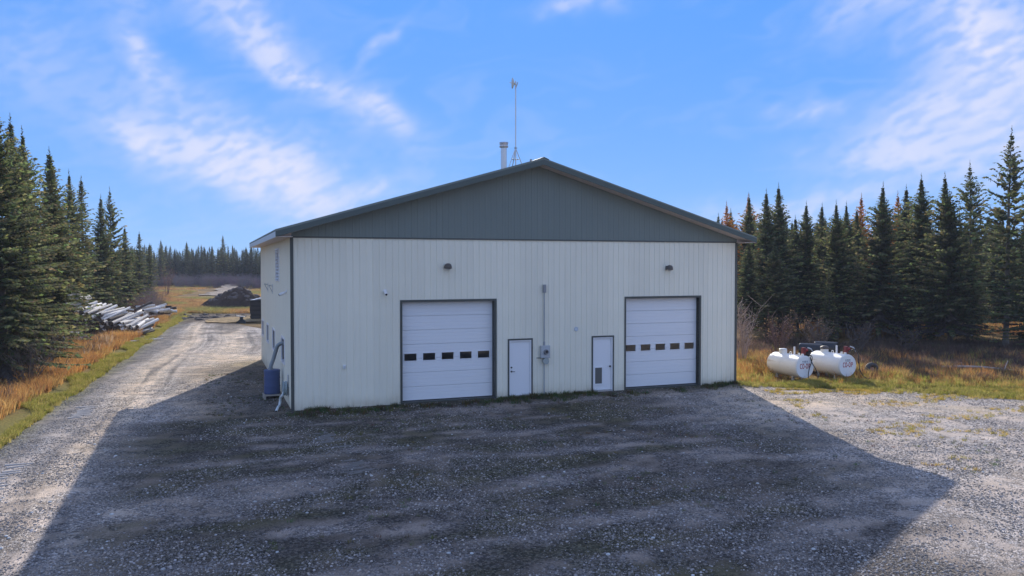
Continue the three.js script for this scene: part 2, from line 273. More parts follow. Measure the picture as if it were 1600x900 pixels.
// ribbed sheet: cells between profile points, cut round the openings
function ribbed(x0, x1, yLo, yHi, holes, rib = 0.022) {
  const P = [], pitch = 0.2286; const pos = [], uv = [];
  for (let k = Math.floor(x0 / pitch); k * pitch < x1 + 0.03; k++) { const b = k * pitch; P.push([b - 0.012, rib], [b + 0.012, rib], [b + 0.022, 0], [b + 0.105, 0], [b + 0.114, 0.006], [b + 0.123, 0], [b + pitch - 0.022, 0]); }
  const prof = P.filter((p, i) => i === 0 || p[0] > P[i - 1][0] + 1e-6), at = (x) => { for (let i = 1; i < prof.length; i++) if (x <= prof[i][0]) { const a = prof[i - 1], b = prof[i]; return lerp(a[1], b[1], clamp((x - a[0]) / (b[0] - a[0]))); } return 0; };
  const cuts = [x0, x1, ...prof.map((p) => p[0]), ...holes.flatMap((h) => [h[0], h[1]])].filter((x) => x >= x0 - 1e-9 && x <= x1 + 1e-9).sort((a, b) => a - b);
  for (let i = 0; i < cuts.length - 1; i++) {
    const a = cuts[i], b = cuts[i + 1]; if (b - a < 1e-4) continue;
    const za = at(a), zb = at(b), mid = (a + b) / 2; let iv = [[null, null]];
    const hs = holes.filter((h) => mid > h[0] && mid < h[1]).sort((p, q) => p[2] - q[2]);
    let lo = yLo, spans = []; for (const h of hs) { if (h[2] > lo) spans.push([lo, h[2]]); lo = h[3]; } spans.push([lo, 'top']);
    for (const [s, e] of spans) {
      const ea = e === 'top' ? yHi(a) : e, eb = e === 'top' ? yHi(b) : e; if (ea <= s && eb <= s) continue;
      const q = [[a, s, za], [b, s, zb], [b, eb, zb], [a, ea, za]];
      for (const t of [[0, 1, 2], [0, 2, 3]]) for (const v of t) { pos.push(q[v][0], q[v][1], q[v][2]); uv.push(q[v][0], q[v][1]); }
    }
  }
  const g = new THREE.BufferGeometry(); g.setAttribute('position', new THREE.Float32BufferAttribute(pos, 3)); g.setAttribute('uv', new THREE.Float32BufferAttribute(uv, 2)); g.computeVertexNormals(); return g;
}
function coreWall(len, top, holes, t) {   // solid wall behind the sheets, built of butting blocks
  const xs = [0, len, ...holes.flatMap((h) => [h[0], h[1]])].sort((a, b) => a - b), l = [];
  for (let i = 0; i < xs.length - 1; i++) { const a = xs[i], b = xs[i + 1]; if (b - a < 1e-4) continue; let lo = -0.3; for (const h of holes.filter((h) => (a + b) / 2 > h[0] && (a + b) / 2 < h[1]).sort((p, q) => p[2] - q[2])) { if (h[2] > lo) l.push(box(a, b, lo, h[2], -t, 0)); lo = h[3]; } l.push(box(a, b, lo, top, -t, 0)); }
  return l;
}
{
  const holes = [doorA, doorB, manA, manB].map((d) => [d[0], d[1], -0.3, d[3]]);
  const front = add('front_wall', coreWall(BW, WH + 0.02, holes, 0.16), M.core, shop);
  const PW = 0.9144, low = 0.02;
  for (let x = 0, k = 0; x < BW; x += PW, k++) { const g = ribbed(Math.max(x, 0.05), Math.min(x + PW, BW - 0.05), low, () => WH, holes); g.translate(0, 0, 0.004); add('wall_panel', g, creams[(k * 7 + (k >> 2)) % 4], front); }
  // side walls: the left one has four windows and a louvre
  const sideHoles = [[2.42, 3.74, 1.38, 2.36], [6.75, 8.1, 1.4, 2.34], [10.3, 11.6, 1.42, 2.32], [13.7, 15.0, 1.44, 2.3], [4.45, 5.95, 4.38, 5.66]];   // distance from the front corner
  const mirror = sideHoles.map((h) => [BD - h[1], BD - h[0], h[2], h[3]]);
  const left = new THREE.Group(); left.name = 'side_wall'; left.position.set(0, 0, -BD); left.rotation.y = -Math.PI / 2; shop.add(left);
  add('wall_core', coreWall(BD, WH + 0.02, mirror, 0.16), M.core, left);
  for (let x = 0; x < BD; x += PW) { const g = ribbed(Math.max(x, 0.05), Math.min(x + PW, BD - 0.05), low, () => WH, mirror); g.translate(0, 0, 0.004); add('wall_panel', g, M.cream, left); }
  for (const h of mirror.slice(0, 4)) {
    const w = new THREE.Group(); w.name = 'window'; shop.add(w); w.position.copy(left.position); w.rotation.y = left.rotation.y;
    const [a, b, c, d] = h, f = 0.07;
    add('window_frame', [box(a, b, d - f, d, -0.1, 0.05), box(a, b, c, c + f, -0.1, 0.06), box(a, a + f, c + f, d - f, 0.0, 0.05), box(b - f, b, c + f, d - f, 0.0, 0.05)], M.white, w);
    for (const [p, q] of [[a + f, a + f + 0.012], [b - f - 0.012, b - f]]) add('window_jamb', box(p, q, c + f, d - f, -0.155, -0.101), M.trim, w);
    add('window_pane', box(a + f + 0.013, b - f - 0.013, c + f, d - f, -0.14, -0.135), M.glass, w);
  }
  { const [a, b, c, d] = mirror[4], lv = new THREE.Group(); lv.name = 'louvre'; shop.add(lv); lv.position.copy(left.position); lv.rotation.y = left.rotation.y;
    add('louvre_frame', [box(a, b, d - 0.05, d, -0.1, 0.07), box(a, b, c, c + 0.05, -0.1, 0.07), box(a, a + 0.05, c + 0.05, d - 0.05, -0.1, 0.06), box(b - 0.05, b, c + 0.05, d - 0.05, -0.1, 0.06), box(a, b, c, d, -0.14, -0.11)], M.white, lv);
    for (let k = 0; k < 9; k++) { const g = new THREE.BoxGeometry(b - a - 0.1, 0.012, 0.13); g.rotateX(0.7); g.translate((a + b) / 2, c + 0.12 + k * 0.13, 0.0); add('slat', g, M.pale, lv); } }
  add('rear_wall', [box(0, BW, -0.3, WH, -BD, -BD + 0.16)], M.cream, shop);
  add('side_wall', [box(BW - 0.16, BW, -0.3, WH, -BD + 0.16, -0.16)], M.cream, shop);
  add('floor', box(0.16, BW - 0.16, 0.02, 0.14, -BD + 0.16, -0.16), M.concrete, shop);
  // gable
  const gable = add('gable', (() => { const s = new THREE.Shape(); s.moveTo(0, WH + 0.02); s.lineTo(BW, WH + 0.02); s.lineTo(BW, roofUnder(BW) - 0.01); s.lineTo(BW / 2, roofUnder(BW / 2) - 0.01); s.lineTo(0, roofUnder(0) - 0.01); s.closePath(); const g = new THREE.ExtrudeGeometry(s, { depth: 0.16, bevelEnabled: false }); g.translate(0, 0, -0.16); const h = g.clone(); h.translate(0, 0, -BD + 0.16); return [g, h]; })(), M.core, shop);
  for (let x = 0; x < BW; x += PW) { const g = ribbed(Math.max(x, 0.002), Math.min(x + PW, BW - 0.002), WH + 0.02, (q) => roofUnder(q) - 0.004, [], 0.011); g.translate(0, 0, 0.01); add('gable_panel', g, M.green, gable); }
  add('wall_trim', [box(0.05, BW - 0.05, WH - 0.015, WH + 0.03, 0.0, 0.045)], M.trim, shop);
  for (const [a, b] of [[-0.028, 0.062], [BW - 0.062, BW + 0.028]]) add('corner_trim', [box(a, b, 0.02, WH - 0.016, 0.003, 0.036), a < 0 ? box(-0.036, -0.003, 0.02, WH - 0.016, -0.09, 0.0029) : box(BW + 0.003, BW + 0.036, 0.02, WH - 0.016, -0.09, 0.0029)], M.trim, shop);
  for (const [p, q] of [[0.08, doorA[0] - 0.12], [doorB[1] + 0.14, BW - 0.08], [manA[1] + 0.07, manB[0] - 0.07]]) add('base_flashing', box(p, q, 0, 0.05, 0.033, 0.04), M.trim, shop);
  // roof
  const zF = EF, zB = -BD - EB, ridge = [BW / 2, WH + RISE], eL = [-ES, WH + FT], eR = [BW + ES, WH + FT];
  const prism = (pts, z0, z1) => { const s = new THREE.Shape(); s.moveTo(...pts[0]); pts.slice(1).forEach((p) => s.lineTo(...p)); s.closePath(); const g = new THREE.ExtrudeGeometry(s, { depth: z1 - z0, bevelEnabled: false }); g.translate(0, 0, z0); return g; };
  const roof = new THREE.Group(); roof.name = 'roof'; shop.add(roof);
  for (const e of [eL, eR]) {
    const inn = e === eL ? 0.03 : -0.03;
    add('roof_sheet', (() => { const l = [prism([[e[0], e[1]], ridge, [ridge[0], ridge[1] - 0.05], [e[0], e[1] - 0.05]], zB, zF)]; for (let z = zB + 0.2; z < zF; z += 0.4572) l.push(prism([[e[0], e[1] + 0.02], [ridge[0], ridge[1] + 0.02], [ridge[0], ridge[1] + 0.001], [e[0], e[1] + 0.001]], z - 0.02, z + 0.02)); return l; })(), M.green, roof);
    add('rake_fascia', prism([[e[0], e[1] - 0.052], [ridge[0], ridge[1] - 0.052], [ridge[0], ridge[1] - 0.24], [e[0], e[1] - 0.232]], zF - 0.03, zF - 0.001), M.roofEdge, roof);
    add('rake_soffit', prism([[e[0] + inn, e[1] - 0.2], [ridge[0], ridge[1] - 0.2], [ridge[0], ridge[1] - 0.22], [e[0] + inn, e[1] - 0.225]], 0.012, zF - 0.031), M.soffit, roof);
    add('roof_deck', prism([[e[0] + inn, e[1] - 0.06], [ridge[0], ridge[1] - 0.06], [ridge[0], ridge[1] - 0.19], [e[0] + inn, e[1] - 0.19]], zB + 0.03, zF - 0.032), M.core, roof);
    const w = e === eL ? [-ES, -ES + 0.028] : [BW + ES - 0.028, BW + ES];
    add('eave_fascia', box(w[0], w[1], WH - 0.02, WH + FT - 0.052, zB, zF - 0.031), e === eL ? M.pale : M.green, roof);
    add('eave_soffit', e === eL ? box(-ES + 0.029, -0.001, WH - 0.012, WH + 0.004, zB, zF - 0.032) : box(BW + 0.001, BW + ES - 0.029, WH - 0.012, WH + 0.004, zB, zF - 0.032), e === eL ? M.soffit : M.soffit, roof);
    // closed box ends of the eaves, seen from the front
    add('eave_return', e === eL ? prism([[-ES + 0.029, WH + 0.005], [-0.001, WH + 0.005], [-0.001, roofUnder(0) - 0.02], [-ES + 0.029, roofUnder(-ES) - 0.02]], 0.02, 0.05) : prism([[BW + 0.001, WH + 0.005], [BW + ES - 0.029, WH + 0.005], [BW + ES - 0.029, roofUnder(BW + ES) - 0.02], [BW + 0.001, roofUnder(BW) - 0.02]], 0.02, 0.05), M.soffit, roof);
  }
  add('ridge_cap', prism([[ridge[0] - 0.22, ridge[1] - 0.04], [ridge[0], ridge[1] + 0.045], [ridge[0] + 0.22, ridge[1] - 0.04], [ridge[0], ridge[1] + 0.025]], zB, zF + 0.004), M.roofEdge, roof);

  // overhead doors
  for (const [d, label] of [[doorA, 'left white overhead door with five dark windows'], [doorB, 'right white overhead door with five brownish windows']]) {
    const [a, b, c, e] = d, od = new THREE.Group(); od.name = 'overhead_door'; od.userData.label = label; shop.add(od);
    const zR = -0.2;   // the leaf stands back in the opening
    add('door_frame', [box(a - 0.075, a, 0.03, e, -0.28, 0.034), box(b, b + 0.075, 0.03, e, -0.28, 0.034), box(a - 0.075, b + 0.075, e, e + 0.08, -0.28, 0.034), box(a, b, 0.03, c, -0.28, -0.005)], M.trim, od);
    const n = 7, ph = (e - c) / n, wy0 = 1.6, wy1 = 1.855;
    const wins = []; for (let k = 0; k < 5; k++) { const m = a + (b - a) * (0.092 + k * 0.2) + 0.02; wins.push([m - 0.225, m + 0.225]); }
    const R = rngOf(d === doorA ? 3 : 8);
    for (let k = 0; k < n; k++) {
      const y0 = c + k * ph + 0.004, y1 = c + (k + 1) * ph - 0.004, l = [], ribsN = 4, zz = zR + (R() - 0.5) * 0.004;
      const cells = []; // horizontal raised bands with windows cut out
      const hasWin = y0 < wy1 && y1 > wy0;
      for (let r = 0; r < ribsN; r++) {
        const ya = lerp(y0, y1, r / ribsN) + 0.006, yb = lerp(y0, y1, (r + 1) / ribsN) - 0.006;
        const cut = hasWin && ya < wy1 && yb > wy0; let xsC = [[a + 0.01, b - 0.01]];
        if (cut) { xsC = []; let x = a + 0.01; for (const w of wins) { xsC.push([x, w[0]]); x = w[1]; } xsC.push([x, b - 0.01]); }
        for (const [p, q] of xsC) l.push(chamferBox(p, q, ya, yb, zz - 0.02, zz + 0.008, 0.006));
      }
      let segs = [[a + 0.008, b - 0.008, y0, y1]];
      if (hasWin) { segs = []; let x = a + 0.008; for (const w of wins) { segs.push([x, w[0], y0, y1]); segs.push([w[0], w[1], y0, Math.max(wy0, y0)], [w[0], w[1], Math.min(wy1, y1), y1]); x = w[1]; } segs.push([x, b - 0.008, y0, y1]); }
      for (const [p, q, r, s] of segs) if (s - r > 0.001) l.push(box(p, q, r, s, zz - 0.04, zz));
      add('door_panel', l, M.white, od);
    }
    for (const w of wins) {
      add('window_frame', [box(w[0] - 0.03, w[1] + 0.03, wy1, wy1 + 0.03, zR, zR + 0.02), box(w[0] - 0.03, w[1] + 0.03, wy0 - 0.03, wy0, zR, zR + 0.02), box(w[0] - 0.03, w[0], wy0, wy1, zR - 0.02, zR + 0.02), box(w[1], w[1] + 0.03, wy0, wy1, zR - 0.02, zR + 0.02)], M.white, od);
      add('window_pane', box(w[0], w[1], wy0, wy1, zR - 0.02, zR - 0.014), M.glass, od);
    }
    add('bottom_seal', box(a + 0.01, b - 0.01, c, c + 0.03, zR + 0.0085, zR + 0.02), M.black, od);
  }
  // the two small doors
  const small = (d, label) => {
    const [a, b, c, e] = d, o = new THREE.Group(); o.name = 'door'; o.userData.label = label; shop.add(o);
    add('door_trim', [box(a - 0.055, a - 0.001, 0.05, e + 0.001, 0.0, 0.034), box(b + 0.001, b + 0.055, 0.05, e + 0.001, 0, 0.034), box(a - 0.055, b + 0.055, e + 0.002, e + 0.06, 0, 0.036)], M.trim, o);
    add('door_frame', [box(a, a + 0.045, c, e, -0.14, 0.02), box(b - 0.045, b, c, e, -0.14, 0.02), box(a + 0.045, b - 0.045, e - 0.045, e, -0.14, 0.018)], M.white, o);
    add('threshold', box(a, b, 0.05, c, -0.15, 0.03), M.steel, o);
    add('door_leaf', chamferBox(a + 0.048, b - 0.048, c + 0.006, e - 0.05, -0.08, -0.03, 0.004), M.white, o);
    return o;
  };
  const dA = small(manA, 'white steel door with lever handle beside the left overhead door');
  add('deadbolt', (() => { const g = new THREE.CylinderGeometry(0.03, 0.03, 0.03, 14); g.rotateX(Math.PI / 2); g.translate(7.88, 1.21, -0.016); return g; })(), M.dark, dA);
  add('handle', [(() => { const g = new THREE.CylinderGeometry(0.032, 0.032, 0.02, 14); g.rotateX(Math.PI / 2); g.translate(7.88, 1.06, -0.02); return g; })(), rod([7.88, 1.06, -0.02], [7.88, 1.06, 0.035], 0.012), rod([7.87, 1.06, 0.035], [8.0, 1.055, 0.035], 0.011)], M.dark, dA);
  const dB = small(manB, 'white door with grey pet flap beside the right overhead door');
  add('handle', (() => { const g = new THREE.SphereGeometry(0.036, 14, 10); g.translate(11.97, 1.08, 0.012); return [g, rod([11.97, 1.08, -0.03], [11.97, 1.08, 0.0], 0.016)]; })(), M.dark, dB);
  add('pet_flap_frame', [box(11.285, 11.335, 0.37, 1.09, -0.029, -0.005), box(11.635, 11.685, 0.37, 1.09, -0.029, -0.005), box(11.335, 11.635, 0.37, 0.42, -0.029, -0.005), box(11.335, 11.635, 1.04, 1.09, -0.029, -0.005)], M.white, dB);
  add('pet_flap', box(11.336, 11.634, 0.421, 1.039, -0.028, -0.018), std(0.12, 0.12, 0.11, 0.35), dB);
}
// ------------------------------------------------------------------ fixtures on and round the workshop
function fix(name, label, category, x, y, z, group) { const o = thing(name, label, category, toWorld(x, y, z), YAW, group); return o; }
function wallLamp(x, y, label) {
  const o = fix('wall_lamp', label, 'lamp', x, y, 0.026, 'dome lamps above the overhead doors');
  add('bracket', [box(-0.07, 0.07, -0.06, 0.1, 0, 0.05)], M.bronze, o);
  const pts = [[0.001, 0.16], [0.06, 0.155], [0.1, 0.12], [0.125, 0.05], [0.13, 0], [0.122, 0], [0.115, 0.05], [0.09, 0.11], [0.001, 0.14]].map((p) => new THREE.Vector2(...p)), sh = new THREE.LatheGeometry(pts, 20); sh.scale(1.1, 1, 1); sh.rotateX(0.28); sh.translate(0, -0.03, 0.17);
  add('lamp_shade', sh, M.bronze, o);
  const gl = new THREE.SphereGeometry(0.1, 16, 8, 0, Math.PI * 2, Math.PI / 2, Math.PI / 2); gl.scale(1.05, 0.8, 1); gl.rotateX(0.28); gl.translate(0, -0.028, 0.17); add('lens', gl, std(0.55, 0.55, 0.52, 0.25), o);
  return o;
}
wallLamp(5.38, 4.94, 'dark dome lamp on the siding above the left overhead door');
wallLamp(14.51, 4.88, 'dark dome lamp on the siding above the right overhead door');
function securityCamera(pos, turn, label) {
  const o = thing('security_camera', label, 'camera', pos, turn);
  add('mount', [(() => { const g = new THREE.CylinderGeometry(0.06, 0.06, 0.03, 14); g.rotateX(Math.PI / 2); g.translate(0, 0.06, 0.015); return g; })(), rod([0, 0.06, 0.03], [0, 0.0, 0.12], 0.018)], M.white, o);
  const b = new THREE.CapsuleGeometry(0.052, 0.13, 6, 14); b.rotateX(Math.PI / 2 + 0.35); b.translate(0, -0.02, 0.15); add('camera_body', b, M.white, o);
  add('lens', (() => { const g = new THREE.CylinderGeometry(0.036, 0.036, 0.02, 14); g.rotateX(Math.PI / 2 + 0.35); g.translate(0, -0.062, 0.262); return g; })(), M.black, o);
  return o;
}
securityCamera(toWorld(3.14, 4.05, 0.026), YAW, 'small white security camera on the front siding left of the overhead door');
securityCamera(toWorld(-0.025, 4.02, -1.5), YAW - Math.PI / 2, 'small white security camera high on the shaded side wall near the corner');
{ const o = fix('electric_meter', 'grey electric meter box with conduit rising above it between the two small doors', 'meter', 9.16, 0, 0.026);
  add('meter_box', chamferBox(-0.15, 0.21, 1.53, 1.99, 0, 0.14, 0.012), std(0.46, 0.48, 0.49, 0.5), o);
  const mg = new THREE.CylinderGeometry(0.085, 0.1, 0.09, 24); mg.rotateX(Math.PI / 2); mg.translate(0.03, 1.76, 0.18); add('meter_glass', mg, std(0.2, 0.21, 0.22, 0.1), o);
  const dial = new THREE.CylinderGeometry(0.05, 0.05, 0.01, 18); dial.rotateX(Math.PI / 2); dial.translate(0.03, 1.775, 0.229); add('dial', dial, M.black, o);
  add('conduit', [rod([0, 1.99, 0.05], [0, 4.05, 0.05], 0.022, 10), rod([0, 0.1, 0.05], [0, 1.32, 0.05], 0.022, 10), rod([0, 1.99, 0.05], [0, 2.14, 0.05], 0.036, 10)], std(0.34, 0.36, 0.38, 0.4), o);
  add('conduit_head', chamferBox(-0.055, 0.065, 3.98, 4.28, 0, 0.1, 0.015), std(0.28, 0.29, 0.3, 0.5), o);
  const jb = new THREE.CylinderGeometry(0.12, 0.12, 0.12, 20); jb.rotateX(Math.PI / 2); jb.translate(0.05, 1.41, 0.07); add('junction_box', jb, std(0.36, 0.4, 0.38, 0.5), o);
  add('wire', [rod([-0.3, 1.535, 0.03], [0.02, 1.525, 0.05], 0.012)], M.dark, o); }
{ const o = fix('wall_vent', 'small round pale vent on the siding above and left of the pet flap door', 'vent', 10.51, 2.57, 0.024); const g = new THREE.TorusGeometry(0.068, 0.02, 8, 22); add('vent_ring', g, std(0.5, 0.55, 0.6, 0.5), o); const c = new THREE.CylinderGeometry(0.058, 0.058, 0.012, 18); c.rotateX(Math.PI / 2); c.translate(0, 0, 0.008); add('vent_cover', c, std(0.6, 0.64, 0.68, 0.5), o); }
{ const o = fix('wall_outlet', 'tiny white outlet box low on the siding left of the left overhead door', 'outlet', 1.73, 1.46, 0.024); add('outlet_box', chamferBox(-0.05, 0.05, 0, 0.13, 0, 0.05, 0.008), M.white, o); add('cover', chamferBox(-0.035, 0.035, 0.03, 0.11, 0.05, 0.065, 0.006), M.pale, o); }
for (const [dz, h, label] of [[-7.9, 0.36, 'nearer of two thin pale brackets high on the shaded side wall'], [-10.6, 0.34, 'farther of two thin pale brackets high on the shaded side wall']]) {
  const o = thing('wall_bracket', label, 'bracket', toWorld(-0.025, 4.0, dz), YAW - Math.PI / 2, 'pale brackets on the side wall'); add('back_plate', box(-0.09, 0.09, -0.2, 0.2, 0, 0.02), M.pale, o); add('arm', [rod([0, 0.12, 0.02], [0, 0.16, 0.16], 0.015), rod([0, -0.12, 0.02], [0, 0.16, 0.16], 0.012)], M.grey, o); }
{ const o = thing('downspout_hose', 'pale hose hanging below a grey-green reel on the side wall beside the corner', 'hose', toWorld(-0.03, 0, -1.1), YAW - Math.PI / 2);
  const g = new THREE.CylinderGeometry(0.24, 0.24, 0.1, 26); g.rotateX(Math.PI / 2); g.translate(0, 0.72, 0.12); const r1 = new THREE.TorusGeometry(0.24, 0.022, 8, 26); r1.translate(0, 0.72, 0.07); const r2 = r1.clone(); r2.translate(0, 0, 0.1); add('reel', [g, r1, r2, rod([0, 0.72, 0], [0, 0.72, 0.1], 0.05)], std(0.3, 0.36, 0.36, 0.5), o);
  add('hose', [tube([[0.15, 0.62, 0.16], [0.1, 0.48, 0.22], [-0.05, 0.4, 0.26], [-0.1, 0.25, 0.27], [-0.02, 0.13, 0.3], [0.25, 0.14, 0.36], [0.62, 0.13, 0.42], [1.0, 0.1, 0.5]], 0.045, 60, 10)], std(0.66, 0.72, 0.72, 0.35), o);
  add('bracket_plate', box(-0.12, 0.12, 0.45, 1.2, 0, 0.02), M.pale, o); }
{ const [bx, , bz] = toWorld(-0.42, 0, -3.2), by = height(bx, bz), o = thing('plastic_drum', 'blue plastic drum on a low stand against the shaded side wall', 'drum', [bx, by, bz], YAW);
  const prof = [[0.001, 0.16], [0.27, 0.16], [0.285, 0.18], [0.29, 0.24], [0.283, 0.4], [0.295, 0.43], [0.295, 0.45], [0.283, 0.48], [0.283, 0.72], [0.295, 0.75], [0.295, 0.77], [0.283, 0.8], [0.288, 0.98], [0.295, 1.01], [0.295, 1.04], [0.27, 1.055], [0.25, 1.04], [0.001, 1.04]].map((p) => new THREE.Vector2(...p));
  add('drum_body', new THREE.LatheGeometry(prof, 36), std(0.06, 0.09, 0.2, 0.5), o);
  add('stand', [box(-0.34, 0.34, 0.11, 0.16, -0.3, -0.2), box(-0.34, 0.34, 0.11, 0.16, 0.2, 0.3), box(-0.32, -0.24, -0.05, 0.11, -0.3, 0.3), box(0.24, 0.32, -0.05, 0.11, -0.3, 0.3)], std(0.42, 0.37, 0.31, 0.9), o);
  const d = thing('drain_duct', 'grey flexible duct bending from the near side window down into the blue drum', 'duct', [bx, by, bz], YAW);
  const pts = [[0.46, 2.02, 0.2], [0.33, 2.03, 0.17], [0.21, 1.95, 0.12], [0.13, 1.72, 0.06], [0.05, 1.42, 0], [-0.04, 1.16, -0.02], [-0.06, 0.98, -0.02]];
  const curve = new THREE.CatmullRomCurve3(pts.map((p) => new THREE.Vector3(...p))), tg = new THREE.TubeGeometry(curve, 150, 0.068, 14), P = tg.attributes.position;
  for (let i = 0; i <= 150; i++) { const c = curve.getPointAt(i / 150), k = i % 2 ? 1.07 : 0.95; for (let j = 0; j <= 14; j++) { const n = i * 15 + j; P.setXYZ(n, c.x + (P.getX(n) - c.x) * k, c.y + (P.getY(n) - c.y) * k, c.z + (P.getZ(n) - c.z) * k); } }
  tg.computeVertexNormals(); add('duct_hose', tg, std(0.3, 0.33, 0.33, 0.5), d);
  add('collar', (() => { const g = new THREE.CylinderGeometry(0.095, 0.095, 0.08, 18); g.translate(-0.055, 1.07, -0.02); return g; })(), M.grey, d); }
// on the roof
{ const rz = (x) => roofTop(x);
  const o = fix('chimney_pipe', 'silver metal chimney pipe with a cap on the roof ridge', 'chimney', 9.02, rz(9.02) - 0.15, -3.9);
  const cyl = (r, a, b) => { const g = new THREE.CylinderGeometry(r, r, b - a, 24); g.translate(0, (a + b) / 2, 0); return g; };
  add('flue', [cyl(0.125, 0, 1.2), cyl(0.13, 0.5, 0.53), cyl(0.13, 0.98, 1.01)], M.steel, o);
  const fl = new THREE.CylinderGeometry(0.14, 0.3, 0.18, 24); fl.translate(0, 0.12, 0); add('flashing', fl, M.grey, o);
  const lg = new THREE.LatheGeometry([[0.135, 1.17], [0.185, 1.2], [0.185, 1.26], [0.15, 1.28], [0.18, 1.33], [0.19, 1.4], [0.001, 1.42]].map((p) => new THREE.Vector2(...p)), 24); add('cap', lg, std(0.55, 0.5, 0.48, 0.35, { metalness: 0.8 }), o);
  const m = fix('antenna_mast', 'thin antenna mast on a steel tripod standing on the roof ridge', 'antenna', BW / 2 + 0.17, rz(BW / 2) - 0.03, -2.7);
  add('mast', [rod([0, 0.15, 0], [0, 3.55, 0], 0.026, 10)], M.steel, m);
  for (const [x, z] of [[-0.42, 0.12], [0.36, 0.12], [-0.02, -0.4]]) add('leg', [rod([0, 0.86, 0], [x, -Math.abs(x) * 0.29 - 0.02, z], 0.017, 8)], M.steel, m);
  const ring = new THREE.TorusGeometry(0.05, 0.018, 6, 16); ring.rotateX(Math.PI / 2); ring.translate(0, 0.86, 0); add('collar', ring, M.grey, m);
  add('brace', [rod([-0.2, 0.4, 0.06], [0.17, 0.4, 0.06], 0.01), rod([-0.2, 0.4, 0.06], [-0.01, 0.4, -0.2], 0.01), rod([0.17, 0.4, 0.06], [-0.01, 0.4, -0.2], 0.01)], M.grey, m);
  const dish = new THREE.LatheGeometry([[0.001, 0], [0.08, 0.008], [0.16, 0.035], [0.22, 0.075], [0.225, 0.08], [0.16, 0.045], [0.08, 0.018], [0.001, 0.01]].map((p) => new THREE.Vector2(...p)), 24); dish.rotateZ(Math.PI / 2 - 0.05); dish.rotateY(-0.5); dish.translate(-0.07, 3.45, 0.02); add('dish', dish, std(0.6, 0.58, 0.52, 0.5), m);
  add('dish_arm', [rod([-0.07, 3.45, 0.02], [-0.3, 3.44, 0.12], 0.012), rod([0, 3.4, 0], [-0.08, 3.45, 0.02], 0.03), rod([0.02, 3.3, 0], [0.08, 3.5, 0.02], 0.02)], std(0.5, 0.48, 0.42, 0.5), m);
  const v = fix('vent_pipe', 'short grey vent pipe near the front of the roof ridge', 'pipe', 9.1, rz(9.1) - 0.1, -1.1); add('pipe', cyl(0.035, 0, 0.3), M.grey, v); add('pipe_cap', cyl(0.048, 0.26, 0.33), M.grey, v);
}

// ------------------------------------------------------------------ fuel tanks, culverts, tyre on the right
const coopPrint = (() => {
  const c = document.createElement('canvas'); c.width = c.height = 512; const g = c.getContext('2d');
  g.fillStyle = '#e9ebec'; g.fillRect(0, 0, 512, 512);
  g.fillStyle = '#a30d1a'; g.font = 'bold 146px sans-serif'; g.textAlign = 'center'; g.textBaseline = 'middle';
  g.save(); g.translate(256, 232); g.scale(0.7, 1.15); g.fillText('CO-OP', 0, 0); g.restore();
  g.fillStyle = '#2a3a63'; g.fillRect(168, 152, 176, 7);                                   // rule and small crest above the letters
  for (const [x, r] of [[196, 18], [316, 18]]) { g.beginPath(); g.arc(x, 118, r, 0, Math.PI * 2); g.fill(); g.fillStyle = '#e9ebec'; g.beginPath(); g.arc(x, 118, r * 0.5, 0, Math.PI * 2); g.fill(); g.fillStyle = '#2a3a63'; }
  g.fillRect(226, 100, 60, 9); g.fillRect(232, 116, 48, 9); g.fillRect(226, 132, 60, 7);
  const t = new THREE.CanvasTexture(c); t.colorSpace = THREE.SRGBColorSpace; return t;
})();
const grime = dataTex(256, 256, (x, y) => { const a = pfbm(x / 16, y / 16, 16, 4), b = pfbm(x / 4, y / 64, 64, 2), d = smooth(0.55, 0.8, a * 0.6 + b * 0.4), l = 0.92 + 0.1 * a; return [l * lerp(1, 0.72, d), l * lerp(1, 0.64, d), l * lerp(1, 0.55, d)]; }), tankPaint = std(0.82, 0.8, 0.75, 0.36, { map: grime }), tankEnd = new THREE.MeshStandardMaterial({ map: coopPrint, roughness: 0.35 });
